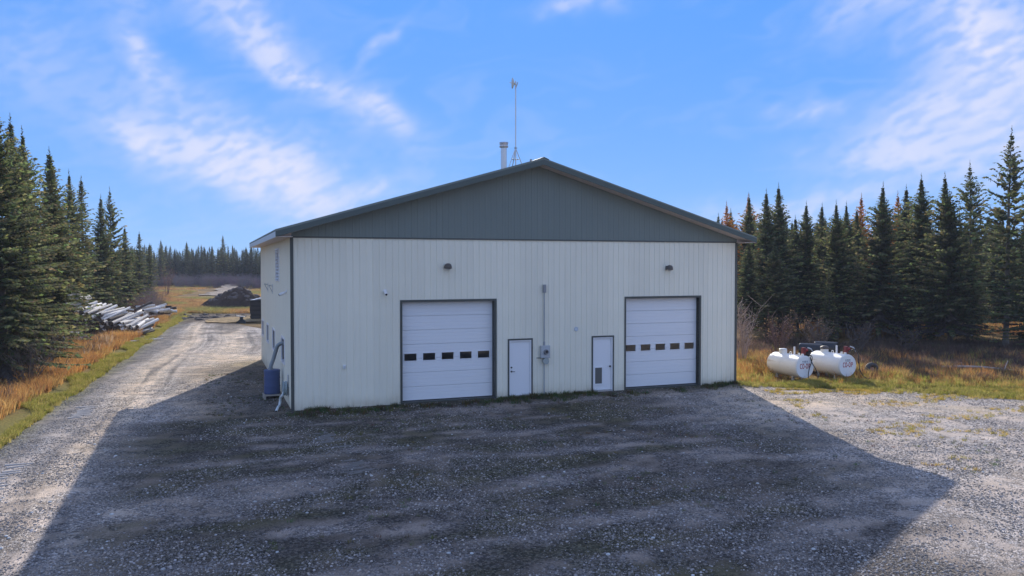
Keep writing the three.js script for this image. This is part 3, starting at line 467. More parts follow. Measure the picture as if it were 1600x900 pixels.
function fuelTank(X, Z, label, dark) {
  const o = thing('fuel_tank', label, 'tank', [X, height(X, Z), Z], YAW, 'white fuel tanks beside the workshop');
  const r = 0.49, L = 1.95, cy = 0.6;   // along local z, front end at z = 0
  const body = new THREE.LatheGeometry([[0.001, -L - 0.1], [0.2, -L - 0.09], [0.36, -L - 0.06], [0.46, -L], [r, -L + 0.06], [r, -L * 0.5], [r, -0.05], [r - 0.012, -0.012], [r - 0.03, 0]].map((p) => new THREE.Vector2(...p)), 48); body.rotateX(Math.PI / 2); body.translate(0, cy, 0); add('tank_body', body, tankPaint, o);
  const end = new THREE.CircleGeometry(r - 0.028, 48); end.translate(0, cy, 0.001); add('tank_end', end, tankEnd, o);
  const weld = [new THREE.TorusGeometry(r + 0.002, 0.008, 6, 48), new THREE.TorusGeometry(r + 0.002, 0.006, 6, 48)]; weld[0].translate(0, cy, -0.06); weld[1].translate(0, cy, -L * 0.55); add('weld_seam', weld, tankPaint, o);
  const col = new THREE.CylinderGeometry(0.17, 0.17, 0.2, 26); col.translate(0, cy + r + 0.04, -1.42); add('manway', col, tankPaint, o);
  const lid = new THREE.LatheGeometry([[0.001, 0.11], [0.1, 0.1], [0.18, 0.05], [0.19, 0], [0.185, -0.04], [0.001, -0.04]].map((p) => new THREE.Vector2(...p)), 26); if (!dark) lid.scale(0.9, 0.35, 0.9); lid.translate(0, cy + r + 0.16, -1.42); add('manway_lid', lid, dark ? std(0.09, 0.07, 0.06, 0.6) : std(0.7, 0.7, 0.68, 0.4), o);
  const lug = new THREE.TorusGeometry(0.055, 0.016, 8, 18); lug.translate(0, cy + r + 0.04, -0.92); add('lifting_lug', lug, tankPaint, o);
  add('vent_pipe', [rod([0, cy + r - 0.03, -0.68], [0, cy + r + 0.34, -0.68], 0.04, 14)], std(0.78, 0.78, 0.78, 0.4), o);
  const f1 = new THREE.CylinderGeometry(0.045, 0.05, 0.13, 14); f1.translate(-0.02, cy + r + 0.03, -0.36); const f2 = new THREE.CylinderGeometry(0.06, 0.06, 0.1, 14); f2.translate(0.03, cy + r + 0.02, -0.2); add('filler_cap', [f1, f2], tankPaint, o);
  for (const z of [-0.5, -1.55]) add('foot', [box(-0.26, -0.19, -0.1, 0.22, z - 0.05, z + 0.05), box(0.19, 0.26, -0.1, 0.22, z - 0.05, z + 0.05), box(-0.26, 0.26, 0.1, 0.14, z - 0.05, z + 0.05)], std(0.5, 0.5, 0.48, 0.6), o);
  return o;
}
const tanks = [[12.68, -34.5, 'white fuel tank nearer the workshop with pale dome lid and red letters', false], [14.7, -34.9, 'white fuel tank farther from the workshop with dark dome lid and red letters', true]];
tanks.forEach(([X, Z, label, dark], i) => {
  const t = fuelTank(X, Z, label, dark), h0 = t.position.y;
  const p = thing('fuel_pump', i ? 'red fuel pump with hose on the farther white tank' : 'red fuel pump with hose on the nearer white tank', 'pump', [X, h0, Z], YAW, 'red pumps on the fuel tanks');
  add('pump_body', [chamferBox(0.12, 0.28, 1.12, 1.42, -0.41, -0.26, 0.02), rod([0.2, 1.0, -0.33], [0.2, 1.14, -0.33], 0.03, 10)], std(0.17, 0.02, 0.024, 0.45), p);
  const mt = new THREE.CylinderGeometry(0.06, 0.06, 0.14, 16); mt.rotateZ(Math.PI / 2); mt.translate(0.33, 1.3, -0.33); add('motor', mt, std(0.3, 0.025, 0.03, 0.45), p);
  add('nozzle', [rod([0.32, 1.42, -0.22], [0.44, 1.36, -0.12], 0.028, 8), rod([0.44, 1.36, -0.12], [0.48, 1.2, -0.05], 0.016, 8)], std(0.55, 0.55, 0.56, 0.3, { metalness: 0.7 }), p);
  const hose = i ? [[0.3, 1.2, -0.24], [0.42, 1.3, -0.1], [0.5, 1.1, 0.06], [0.5, 0.7, 0.12], [0.56, 0.35, 0.16], [0.75, 0.08, 0.24], [0.98, 0.035, 0.38]] : [[0.3, 1.16, -0.24], [0.36, 1.06, 0.0], [0.28, 0.86, 0.09], [0.12, 0.52, 0.12], [0.06, 0.16, 0.16], [0.14, 0.04, 0.24], [0.4, 0.04, 0.28], [0.5, 0.2, 0.24], [0.46, 0.48, 0.16], [0.3, 0.78, 0.1], [0.26, 1.0, 0.03], [0.36, 1.22, -0.16]];
  add('hose', tube(hose, 0.02, 90, 8), M.black, p);
});
function culvert(X, Z, y, r, L, turn, label) {
  const o = thing('culvert_pipe', label, 'pipe', [X, y, Z], turn, 'black pipes lying behind the fuel tanks');
  const prof = []; for (let k = 0; k <= 60; k++) prof.push(new THREE.Vector2(r + (k % 2 ? 0.016 : -0.004), -L + (L * k) / 60)); for (let k = 60; k >= 0; k -= 10) prof.push(new THREE.Vector2(r - 0.04, -L + (L * k) / 60)); 
  const g = new THREE.LatheGeometry(prof, 40); g.rotateX(Math.PI / 2); g.translate(0, r, 0); add('pipe_wall', g, std(0.022, 0.022, 0.024, 0.3), o);
  const rim = new THREE.TorusGeometry(r - 0.02, 0.03, 8, 40); rim.translate(0, r, 0); add('pipe_rim', rim, std(0.02, 0.02, 0.022, 0.35), o); return o;
}
culvert(14.75, -38.0, 0.64, 0.31, 1.0, YAW + 0.7, 'black pipe resting behind the tanks, left one of the pair');
culvert(15.6, -38.3, 0.66, 0.33, 1.0, YAW + 0.7, 'black pipe resting behind the tanks, right one of the pair with open end showing');
{ const o = thing('timber_crib', 'dark timber crib carrying the two black pipes behind the fuel tanks', 'crib', [14.7, -0.02, -38.5], YAW + 0.7); for (const [y, along] of [[0, 0], [0.22, 1], [0.44, 0]]) for (const k of [-0.35, 0.35]) add('timber', along ? box(k - 0.1, k + 0.1, y, y + 0.215, -0.6, 0.6) : box(-0.8, 0.8, y, y + 0.215, k - 0.1, k + 0.1), std(0.08, 0.065, 0.05, 0.9), o); }
{ const o = thing('old_wheel', 'weathered wheel with rusty rim standing in the dry grass right of the fuel tanks', 'wheel', [16.2, height(16.2, -35.9) - 0.03, -35.9], 0.25);
  const t = new THREE.TorusGeometry(0.24, 0.1, 12, 34); t.scale(1, 1, 1.15); t.rotateX(-0.14); t.translate(0, 0.32, 0); add('tyre', t, std(0.06, 0.055, 0.052, 0.8), o);
  const r = new THREE.LatheGeometry([[0.001, 0.03], [0.07, 0.035], [0.1, 0.0], [0.18, -0.03], [0.2, 0.05], [0.21, 0.05]].map((p) => new THREE.Vector2(...p)), 26); r.rotateX(Math.PI / 2 - 0.14); r.translate(0, 0.32, 0.03); add('rim', r, std(0.4, 0.2, 0.13, 0.8), o); }

// ------------------------------------------------------------------ things at the end of the road
{ const X = -34.6, Z = -80.5, o = thing('burn_barrel', 'dark rusty steel barrel standing in the dry grass left of the road', 'barrel', [X, height(X, Z) - 0.03, Z]);
  const prof = [[0.25, 0.01], [0.29, 0.02], [0.29, 0.28], [0.305, 0.3], [0.29, 0.32], [0.29, 0.58], [0.305, 0.6], [0.29, 0.62], [0.29, 0.88], [0.3, 0.89], [0.27, 0.885], [0.27, 0.12], [0.001, 0.1]].map((p) => new THREE.Vector2(...p)); add('barrel_wall', new THREE.LatheGeometry(prof, 24), std(0.03, 0.025, 0.024, 0.8), o);
  const r = new THREE.TorusGeometry(0.285, 0.016, 6, 24); r.rotateX(Math.PI / 2); r.translate(0, 0.89, 0); add('barrel_rim', r, std(0.1, 0.06, 0.045, 0.8), o); }
const rockGeo = (seed, d = 1) => { const g = new THREE.IcosahedronGeometry(1, d), p = g.attributes.position, v = new THREE.Vector3(); for (let i = 0; i < p.count; i++) { v.fromBufferAttribute(p, i); const k = 0.72 + 0.5 * fbm(v.x * 1.6 + seed * 7.1, v.y * 1.6 + v.z * 1.3 + seed, 3); p.setXYZ(i, v.x * k, v.y * k * 0.8, v.z * k); } g.computeVertexNormals(); return g; };
{ const X = -33.2, Z = -95.5, o = thing('dirt_pile', 'tall dark pile of dug earth with rocky right flank at the end of the road', 'dirt pile', [X, height(X, Z) - 0.05, Z]);
  o.scale.set(1.18, 0.98, 1); const n = 64, pos = [], uv = [], col = [], idx = [], S = 4.6;
  for (let j = 0; j <= n; j++) for (let i = 0; i <= n; i++) { const x = (i / n - 0.5) * 2 * S, z = (j / n - 0.5) * 2 * S, cx = x - 0.6, ridge = Math.max(0, 1 - Math.hypot(cx / (cx < 0 ? 4.4 : 3.3), z / 3.2)), h = 2.75 * Math.pow(ridge, 0.92) * (0.86 + 0.32 * fbm(x * 1.1, z * 1.1, 4)) + (fbm(x * 3, z * 3, 3) - 0.5) * 0.34 * smooth(0, 0.3, ridge) - 0.1 * (ridge === 0); pos.push(x, h, z); uv.push(x, z); const v = 0.7 + 0.6 * fbm(x * 2, z * 2, 3); col.push(0.1 * v, 0.07 * v, 0.055 * v); }
  for (let j = 0; j < n; j++) for (let i = 0; i < n; i++) { const a = j * (n + 1) + i; idx.push(a, a + n + 1, a + 1, a + 1, a + n + 1, a + n + 2); }
  const g = new THREE.BufferGeometry(); g.setAttribute('position', new THREE.Float32BufferAttribute(pos, 3)); g.setAttribute('uv', new THREE.Float32BufferAttribute(uv, 2)); g.setAttribute('color', new THREE.Float32BufferAttribute(col, 3)); g.setIndex(idx); g.computeVertexNormals(); add('mound', g, soilMat, o);
  const R = rngOf(41), l = []; for (let k = 0; k < 150; k++) { const x = -2.4 + R() * 6.2, z = (R() - 0.4) * 3, r = Math.max(0, 1 - Math.hypot((x - 0.6) / (x < 0.6 ? 4.4 : 3.3), z / 3.2)), s = 0.08 + R() * R() * 0.34, gk = rockGeo(k % 7); gk.rotateY(R() * 6); gk.scale(s, s, s); gk.translate(x, 2.6 * Math.pow(r, 0.92), z); l.push(gk); }
  stuff(add('rubble', l, std(0.15, 0.115, 0.095, 0.95), o)); }
{ const o = thing('lumber_stack', 'dark stack of timber with pale metal sheets on top beyond the workshop corner', 'stack', [-21.9, height(-22, -74.5), -74.5], 0.12);
  const wood = [std(0.035, 0.032, 0.03, 0.85), std(0.05, 0.045, 0.042, 0.85)], R = rngOf(12), base = new THREE.BoxGeometry(4.6, 0.2, 0.3);
  for (const z of [-0.7, 0.7]) add('bearer', [box(-2.2, 2.2, 0, 0.14, z - 0.1, z + 0.1)], wood[0], o);
  for (let r = 0; r < 8; r++) for (let k = 0; k < 4; k++) { const g = base; const m = add('timber', g, wood[(r + k) % 2], o); m.position.set((R() - 0.5) * 0.25, 0.245 + r * 0.205, -0.6 + k * 0.4 + (R() - 0.5) * 0.06); }
  for (let k = 0; k < 4; k++) { const m = add('metal_sheet', new THREE.BoxGeometry(4.5 - k * 0.3, 0.025, 1.7), std(0.5, 0.53, 0.6, 0.35, { metalness: 0.4 }), o); m.position.set(0.15 * k, 1.83 + k * 0.07, (R() - 0.5) * 0.2); m.rotation.y = (R() - 0.5) * 0.12; } }
{ const X = -23.7, Z = -70, o = thing('plough_frame', 'small dark steel implement with a pale flat bar at the edge of the gravel', 'implement', [X, height(X, Z), Z], 0.2);
  const s = new THREE.Shape(); s.moveTo(-0.42, 0); s.lineTo(0.36, 0); s.lineTo(0.3, 0.16); s.lineTo(0.12, 0.34); s.lineTo(0.14, 0.52); s.lineTo(-0.1, 0.5); s.lineTo(-0.1, 0.3); s.lineTo(-0.4, 0.06); s.closePath();
  add('share', new THREE.ExtrudeGeometry(s, { depth: 0.35, bevelEnabled: true, bevelSize: 0.02, bevelThickness: 0.02, bevelSegments: 1 }), std(0.03, 0.035, 0.04, 0.6), o);
  add('flat_bar', (() => { const g = new THREE.BoxGeometry(0.75, 0.06, 0.3); g.rotateZ(-0.12); g.translate(-0.05, 0.58, 0.17); return g; })(), std(0.34, 0.36, 0.38, 0.5), o);
  add('strut', [rod([-0.4, 0.58, 0.17], [-0.52, 0.78, 0.17], 0.03), rod([0.28, 0.52, 0.17], [0.46, 0.62, 0.17], 0.03)], std(0.1, 0.1, 0.11, 0.6), o); }
{ const o = thing('fallen_tree', 'pale fallen tree lying in the brush at the right edge', 'fallen tree', [22.0, height(22.0, -36.4) + 0.08, -36.4], 0);
  add('trunk_shaft', [tube([[-1.9, 0.12, -0.9], [-0.6, 0.2, -0.25], [0.7, 0.1, 0.2], [2.2, 0.02, 0.95]], 0.055, 24, 9)], std(0.33, 0.29, 0.26, 0.9), o); add('branch_stub', [rod([0.4, 0.08, 0.1], [0.7, 0.5, -0.1], 0.025, 6, 0.012)], std(0.36, 0.32, 0.3, 0.9), o); add('branch_stub', [rod([-1.2, 0.08, -0.55], [-1.3, 0.4, -0.3], 0.022, 6, 0.012)], std(0.36, 0.32, 0.3, 0.9), o); }
{ const R = rngOf(77), l = []; for (let k = 0; k < 46; k++) { const x = -30.6 + (R() - 0.5) * 7, z = -77 + (R() - 0.5) * 9, s = 0.1 + R() * 0.22, g = rockGeo(k % 6); g.rotateY(R() * 6); g.scale(s * 1.4, s * 0.8, s * 1.2); g.translate(x, height(x, z), z); l.push(g); }
  stuff(add('earth_clods', l, std(0.085, 0.07, 0.062, 1)), 'dark clods of dug earth scattered across the far end of the road', 'earth'); }

// ------------------------------------------------------------------ birch log piles beside the road
const barkTex = dataTex(256, 256, (x, y) => { const n = pfbm(x / 10, y / 3, 25.6 | 0, 3), m = pnoise(x / 16, y / 2, 16), d = m > 0.8 ? 0.25 : 1, l = (0.72 + 0.35 * n) * d; return [l, l * 0.97, l * 0.93]; });
const birch = [new THREE.MeshStandardMaterial({ map: barkTex, color: new THREE.Color().setRGB(0.82, 0.8, 0.77), roughness: 0.75 }), new THREE.MeshStandardMaterial({ map: barkTex, color: new THREE.Color().setRGB(0.6, 0.57, 0.53), roughness: 0.8 }), std(0.07, 0.055, 0.045, 0.95)], cutWood = std(0.085, 0.06, 0.042, 0.9);  // dark third tone and cut ends hold the pile's shade in their colour
const logGeos = [0, 1, 2].map((k) => { const g = new THREE.CylinderGeometry(1, 0.9, 1, 10, 3, true), p = g.attributes.position, R = rngOf(k + 2), bx = (R() - 0.5) * 0.6, bz = (R() - 0.5) * 0.6; for (let i = 0; i < p.count; i++) { const y = p.getY(i), s = 1 - 4 * y * y; p.setX(i, p.getX(i) + bx * s); p.setZ(i, p.getZ(i) + bz * s); } g.computeVertexNormals(); g.rotateX(Math.PI / 2); return g; });
const capGeo = new THREE.CircleGeometry(1, 10);
function birchLog(pos, r, L, yaw, tilt, mat, label, group, k) {
  const o = thing('birch_log', label, 'log', pos, 0, group); o.rotation.set(tilt, yaw, 0, 'YXZ');
  const b = add('bark', logGeos[k % 3], mat, o); b.scale.set(r, r, L);
  for (const s of [-1, 1]) { const c = add('cut_end', capGeo, cutWood, o); c.scale.set(r * 0.94, r * 0.94, 1); c.position.z = s * L / 2; if (s < 0) c.rotation.y = Math.PI; }
  return o;
}
{
  const R = rngOf(1234), ax = -29.3, az = -50.4, bx = -26.2, bz = -55.4, n = 25;   // long pile, high at its near end
  for (let i = 0; i < n; i++) {
    const t = i / (n - 1), top = Math.round(lerp(15.5, 4.5, t) + (R() - 0.5) * 1.2);
    for (let j = 0; j < top; j++) {
            const x = lerp(ax, bx, t) + (j % 2) * 0.1, z = lerp(az, bz, t) - 1.2 - (j % 2) * 0.18 + (R() - 0.5) * 0.3, r = 0.085 + R() * 0.045, up = j >= top - (i % 3 ? 1 : 2);
      birchLog([x + (R() - 0.5) * 0.08, height(x, z) + 0.12 + j * 0.18, z], r, 2.6 + R() * 0.9, 0.02 + (R() - 0.5) * (up ? 0.4 : 0.12), (up ? 0.14 : 0.06) + (R() - 0.5) * (up ? 0.16 : 0.05), birch[up ? (R() < 0.6 ? 0 : 1) : (R() < 0.6 ? 2 : 1)],
        up ? 'white birch log lying on top of the long log pile left of the road' : 'log stacked inside the long shaded pile left of the road', up ? 'white logs on top of the long pile' : 'logs inside the long pile', i + j);
    }
  }
  for (let i = 0; i < 15; i++) { const t = R(), x = -26.9 + R() * 1.6 - t * 1.2, z = -44.2 - t * 5.2; birchLog([x, height(x, z) + 0.18 + R() * 0.75, z], 0.11 + R() * 0.06, 0.7 + R() * 1.3, R() * 3, (R() - 0.5) * 0.7, birch[R() < 0.7 ? 0 : 1], 'short birch log tumbled in the small heap nearest the camera left of the road', 'tumbled logs of the near heap', i); }
  for (let i = 0; i < 46; i++) { const t = R(), x = -31.2 - t * 3.4 + R() * 1.8, z = -66.5 - t * 9; birchLog([x, height(x, z) + 0.15 + R() * 1.5 * (1 - 0.5 * t), z], 0.085 + R() * 0.06, 1.1 + R() * 1.6, R() * 3, (R() - 0.5) * 0.6, birch[R() < 0.5 ? 0 : R() < 0.4 ? 1 : 2], 'birch log in the jumbled heap beyond the long pile', 'jumbled logs of the far heap', i); }
  const p = thing('fallen_pole', 'pale thin pole lying at the road edge below the log piles', 'pole', [-24.2, 0, -52.4], 0); p.position.y = height(-24.2, -52.4) + 0.05; add('pole_shaft', [rod([-0.9, 0, 1.1], [0.7, 0.03, -1.3], 0.05, 8, 0.035)], birch[0], p); add('side_branch', [rod([0.1, 0.02, -0.4], [0.5, 0.16, -0.5], 0.02, 6, 0.01)], birch[1], p);
}

// ------------------------------------------------------------------ spruces
const needle = new THREE.MeshPhysicalMaterial({ vertexColors: true, roughness: 1, transmission: 0.5, thickness: 0, specularIntensity: 0.2, flatShading: true }), barkMat = std(0.1, 0.08, 0.066, 0.95), barkPale = std(0.17, 0.15, 0.13, 0.95);
function spruce(seed, P) {   // built 10 m tall; returns crown and trunk geometry
  const R = rngOf(seed), H = 10, pos = [], nor = [], col = [], tpos = [];
  const lean = (R() - 0.5) * 0.25, trunkAt = (y) => [Math.sin(y * 0.5 + seed) * 0.05 + lean * (y / H) ** 2, Math.cos(y * 0.43 + seed * 2) * 0.05];
  const base = P.color ?? [0.082, 0.094, 0.044], tip = P.tip ?? [0.31, 0.31, 0.125];
  const v = new THREE.Vector3(), w = new THREE.Vector3(), n = new THREE.Vector3();
  const kite = (o, d, side, L, W, c) => {   // two triangles folded along the twig
    const m = [o[0] + d.x * L * 0.45, o[1] + d.y * L * 0.45, o[2] + d.z * L * 0.45], e = [o[0] + d.x * L, o[1] + d.y * L, o[2] + d.z * L], a = [m[0] + side.x * W, m[1] + side.y * W - W * 0.25, m[2] + side.z * W], b = [m[0] - side.x * W, m[1] - side.y * W - W * 0.25, m[2] - side.z * W];
    n.crossVectors(d, side).normalize(); if (n.y < 0) n.negate();
    for (const q of [o, a, e, o, e, b]) { pos.push(q[0], q[1], q[2]); nor.push(n.x, n.y, n.z); col.push(c[0], c[1], c[2]); }
  };
  const branches = Math.round(P.n ?? 230), from = P.bare ?? 0.04;
  const gaps = Array.from({ length: 5 }, () => [R(), R() * 6.28]);
  for (let k = 0; k < branches; k++) {
    const q = (k + R()) / branches, t = from + (1 - from) * Math.pow(q, P.pow ?? 0.86), y = t * H, th = k * 2.399 + R() * 0.9, c0 = trunkAt(y);
    let L = (P.r ?? 1.5) * Math.pow(1 - t, P.taper ?? 0.85) * (0.62 + 0.55 * R()) + 0.1; L *= smooth(from - 0.09, from + 0.1, t) * 0.45 + 0.55;
    L *= 0.3 + 0.7 * smooth(0, 0.2, 1 - t); if (P.club && t > 0.9) L *= 1.5;
    for (const g of gaps) if (Math.abs(t - g[0]) < 0.05 && Math.cos(th - g[1]) > 0.5) L *= 0.55;
    if (P.sparse && R() < P.sparse) continue;
    const rise = lerp(-0.32, 0.75, Math.pow(t, 1.5)) + (R() - 0.5) * 0.25, cx = Math.cos(th), cz = Math.sin(th), up = 0.16;
    const pt = (s) => [c0[0] + cx * s * L * Math.cos(rise), y + Math.sin(rise) * s * L + up * s * s * L - 0.1 * s * L * (1 - t), c0[1] + cz * s * L * Math.cos(rise)];
    const shade = 0.75 + 0.5 * R(), dead = t < from + 0.1 && R() < 0.3;
    const step = (P.step ?? 0.13), fine = P.fine ?? 0.85, m = Math.max(3, Math.round(L / step));
    for (let i = 0; i <= m; i++) {
      const s = 0.12 + 0.88 * (i / m), o = pt(s), o2 = pt(Math.min(1, s + 0.02)); v.set(o2[0] - o[0] + cx * 1e-4, o2[1] - o[1], o2[2] - o[2] + cz * 1e-4).normalize();
      const fresh = smooth(0.45, 1, s) * R(), c = dead ? [0.1, 0.085, 0.075] : mix3(base, tip, clamp(fresh * 0.9 + 0.08)).map((x) => x * shade * (0.8 + 0.4 * R()));
      const ends = i === m ? [0, 0.55, -0.55] : [1, -1];
      for (const sd of ends) {
        const ang = i === m ? sd : sd * (0.85 + R() * 0.4), ll = (i === m ? 0.3 : lerp(0.5, 0.2, s)) * fine * (0.6 + 0.6 * R()) * Math.min(1, 0.35 + L * 0.6);
        w.copy(v).applyAxisAngle(n.set(0, 1, 0), ang); w.y -= 0.12 + R() * 0.3 * (1 - t); w.normalize();
        const side = new THREE.Vector3(0, 1, 0).cross(w).normalize().applyAxisAngle(w, (R() - 0.5) * 2.4);
        kite(o, w, side, ll, ll * (0.24 + R() * 0.14), c);
        if (P.hang && R() < P.hang) { const d2 = new THREE.Vector3(w.x * 0.4, -1, w.z * 0.4).normalize(); kite(o, d2, side, ll * 0.7, ll * 0.14, c.map((x) => x * 0.8)); }
      }
    }
  }
  for (let k = 0; k < 16; k++) { const y = H - 0.5 + k * 0.055, o = [...trunkAt(y)], th = k * 2.4, d = new THREE.Vector3(Math.cos(th), 1.2, Math.sin(th)).normalize(); kite([o[0], y, o[1]], d, new THREE.Vector3(0, 1, 0).cross(d).normalize(), 0.2 - k * 0.007, 0.035, base); }
  const crown = new THREE.BufferGeometry(); crown.setAttribute('position', new THREE.Float32BufferAttribute(pos, 3)); crown.setAttribute('normal', new THREE.Float32BufferAttribute(nor, 3)); crown.setAttribute('color', new THREE.Float32BufferAttribute(col, 3));
  const pts = [[0, -0.4], ...[0.5, 1.5, 3, 5, 7, 9, H + 0.5].map((y) => [0, y])].map((p) => { const c = trunkAt(p[1]); return new THREE.Vector3(c[0], p[1], c[1]); }), trunk = new THREE.TubeGeometry(new THREE.CatmullRomCurve3(pts), 24, 1, 7, false), q = trunk.attributes.position, uvt = trunk.attributes.uv;
  const cur = new THREE.CatmullRomCurve3(pts); for (let i = 0; i < q.count; i++) { const s = Math.floor(i / 8) / 24, c = cur.getPointAt(s), y = c.y, r = Math.max(0.008, 0.15 * Math.pow(1 - clamp(y / (H + 0.5)), 0.9)) * (y < 0.3 ? 1.3 : 1); q.setXYZ(i, c.x + (q.getX(i) - c.x) * r, c.y + (q.getY(i) - c.y) * r, c.z + (q.getZ(i) - c.z) * r); }
  trunk.computeVertexNormals();
  // dead lower limbs
  const limbs = []; for (let k = 0; k < (P.limbs ?? 6); k++) { const y = 0.8 + R() * H * (from + 0.05), th = R() * 6.28, L = 0.4 + R() * 0.7, c = trunkAt(y); limbs.push(rod([c[0], y, c[1]], [c[0] + Math.cos(th) * L, y - 0.1 - R() * 0.2, c[1] + Math.sin(th) * L], 0.016, 4, 0.005)); }
  return { crown, trunk: merge([trunk, ...limbs]), mat: P.mat ?? needle };
}
const gold = [0.36, 0.15, 0.03], goldTip = [0.52, 0.25, 0.05];
const kinds = [
  spruce(1, { r: 2.6, n: 360, fine: 0.68, step: 0.1, hang: 0.35, bare: 0.0, taper: 0.8 }), spruce(2, { r: 2.35, n: 340, fine: 0.7, step: 0.105, hang: 0.35, bare: 0.0, taper: 0.72 }), spruce(3, { r: 2.0, n: 290, hang: 0.3, bare: 0.02, taper: 0.8, club: true }),
  spruce(4, { r: 3.4, n: 360, hang: 0.35, bare: 0.1, taper: 0.9 }), spruce(5, { r: 3.05, n: 340, hang: 0.35, bare: 0.12, taper: 0.85 }), spruce(6, { r: 2.65, n: 320, hang: 0.3, bare: 0.1, club: true, taper: 0.85, color: [0.07, 0.085, 0.046], tip: [0.29, 0.3, 0.13] }),
  spruce(7, { r: 2.6, n: 210, hang: 0.15, bare: 0.14, sparse: 0.25, taper: 0.6 }), spruce(8, { r: 3.3, n: 330, fine: 0.75, step: 0.12, hang: 0.25, bare: 0.1, taper: 0.75, color: [0.06, 0.075, 0.035], tip: [0.3, 0.29, 0.12] }),
  spruce(9, { r: 1.5, n: 210, hang: 0.25, bare: 0.02, club: true, taper: 0.7 }), spruce(10, { r: 2.3, n: 230, bare: 0.1, taper: 0.7, color: gold, tip: goldTip, sparse: 0.15 }),
];
function buildTree(k, name, label, category, group) {
  const o = thing(name, label, category, [0, 0, 0], 0, group); add('trunk', kinds[k].trunk, k === 6 ? barkPale : barkMat, o); add('crown', kinds[k].crown, kinds[k].mat, o); return o;
}
const protos = {};
function tree(k, x, z, h, label, group, fat = 1, turn = 0) {
  const gold = k === 9, name = gold ? 'larch_tree' : 'spruce_tree', cat = gold ? 'larch' : 'spruce'; let o;
  if (!protos[k]) o = protos[k] = buildTree(k, name, label, cat, group); else { o = protos[k].clone(); o.name = numbered(name); o.userData = {}; scene.add(o); tag(o, label, cat, group); }
  o.position.set(x, height(x, z) - 0.05, z); o.rotation.set(Math.sin(x * 7.3) * 0.022, turn, Math.cos(z * 5.1) * 0.022); o.scale.set((h / 10) * fat, h / 10, (h / 10) * fat); return o;
}
const leftFront = [
  [0, -21.1, -33, 11.6, 'tall dark spruce at the left edge of the photo, nearest the road', 1.0], [1, -22.9, -37, 11.3, 'spruce second from the left edge, its top behind the leftmost spruce', 1.1],
  [0, -24.2, -40, 11.4, 'dense spruce third from the left edge with broad lower boughs', 1.0], [2, -24.7, -43, 10.7, 'spruce fourth from the left edge beside the nearest tumbled logs', 1.15],
  [8, -27.3, -47.6, 10.7, 'slim pointed spruce just left of the long log pile', 1.25], [1, -29.2, -53, 10.7, 'spruce with ragged top behind the near end of the long log pile', 0.9],
  [8, -30.6, -57, 10.7, 'narrow spruce behind the middle of the long log pile', 1.15], [2, -32.2, -62.5, 10.0, 'spruce behind the far end of the long log pile, left of the tallest there', 0.9],
  [6, -32.4, -65, 10.8, 'pointed spruce rising highest above the far end of the long log pile', 0.8], [2, -36.6, -76, 8.3, 'spruce behind the jumbled far log heap', 1],
  [8, -42, -90, 8.2, 'narrow spruce beyond the jumbled log heap, before the meadow', 1.3], [2, -50, -110, 7.4, 'small spruce at the meadow end of the left tree row', 1.1]];
leftFront.forEach(([k, x, z, h, label, fat], i) => tree(k, x, z, h, label, undefined, fat, i * 1.7));
const rightFront = [
  [8, 20, -78, 9.6, 'thin spruce top peeping over the right roof slope, left of its neighbour', 1.2], [8, 19.9, -73, 9.7, 'thin spruce top peeping over the right roof slope, nearest the eave', 1.2],
  [5, 18.6, -63, 10.2, 'slim spruce just right of the workshop eave with open top', 0.8], [5, 18.1, -56.5, 10, 'left of the two twin-topped spruces right of the workshop eave', 0.95], [5, 19.1, -57.2, 10.4, 'right of the two twin-topped spruces right of the workshop eave', 0.95],
  [4, 22.1, -60, 9.3, 'conical spruce above the fuel tank nearer the workshop', 0.95], [5, 25.4, -66, 9.8, 'dark spruce with a blunt top farther back above the fuel tanks', 0.95], [4, 21.8, -53.6, 8.9, 'left of two close spruces above the farther fuel tank', 0.9],
  [3, 23.8, -56.8, 9.2, 'right of two close spruces above the farther fuel tank', 0.85], [5, 26.2, -60.5, 9.0, 'narrow spruce in front of the orange larch right of the tanks', 0.9], [3, 24.3, -53, 10, 'broad pyramid spruce right of the orange larch', 1.0],
  [5, 28, -57, 10.3, 'spruce with thin top left of the pair at the right wood edge', 1], [4, 27.6, -54, 10.7, 'dark spruce with tall blunt top beside the thin topped one', 0.95], [3, 27.3, -49.8, 10.4, 'wide dark spruce left of the open-branched one', 0.95],
  [6, 31.8, -55.5, 11.8, 'open spruce with sparse see-through branches near the right edge', 0.95], [6, 29.4, -47.6, 12.6, 'tallest spruce at the right edge with long open upper boughs', 0.9], [7, 29.3, -44, 11, 'bushy spruce cut by the right edge with light green lower boughs', 0.95]];
rightFront.forEach(([k, x, z, h, label, fat], i) => tree(k, x, z, h, label, undefined, fat, i * 2.1));
for (const [x, z, h, label] of [[19.7, -66.5, 10.6, 'orange larch behind the slim spruce by the workshop eave'], [18.1, -67.5, 10.0, 'orange larch just above the workshop eave, left of another'], [27.3, -62.6, 10.2, 'orange larch behind the narrow spruce right of the tanks'], [29.9, -62.0, 10.4, 'orange larch behind the broad pyramid spruce']]) tree(9, x, z, h, label, undefined, 1, x);
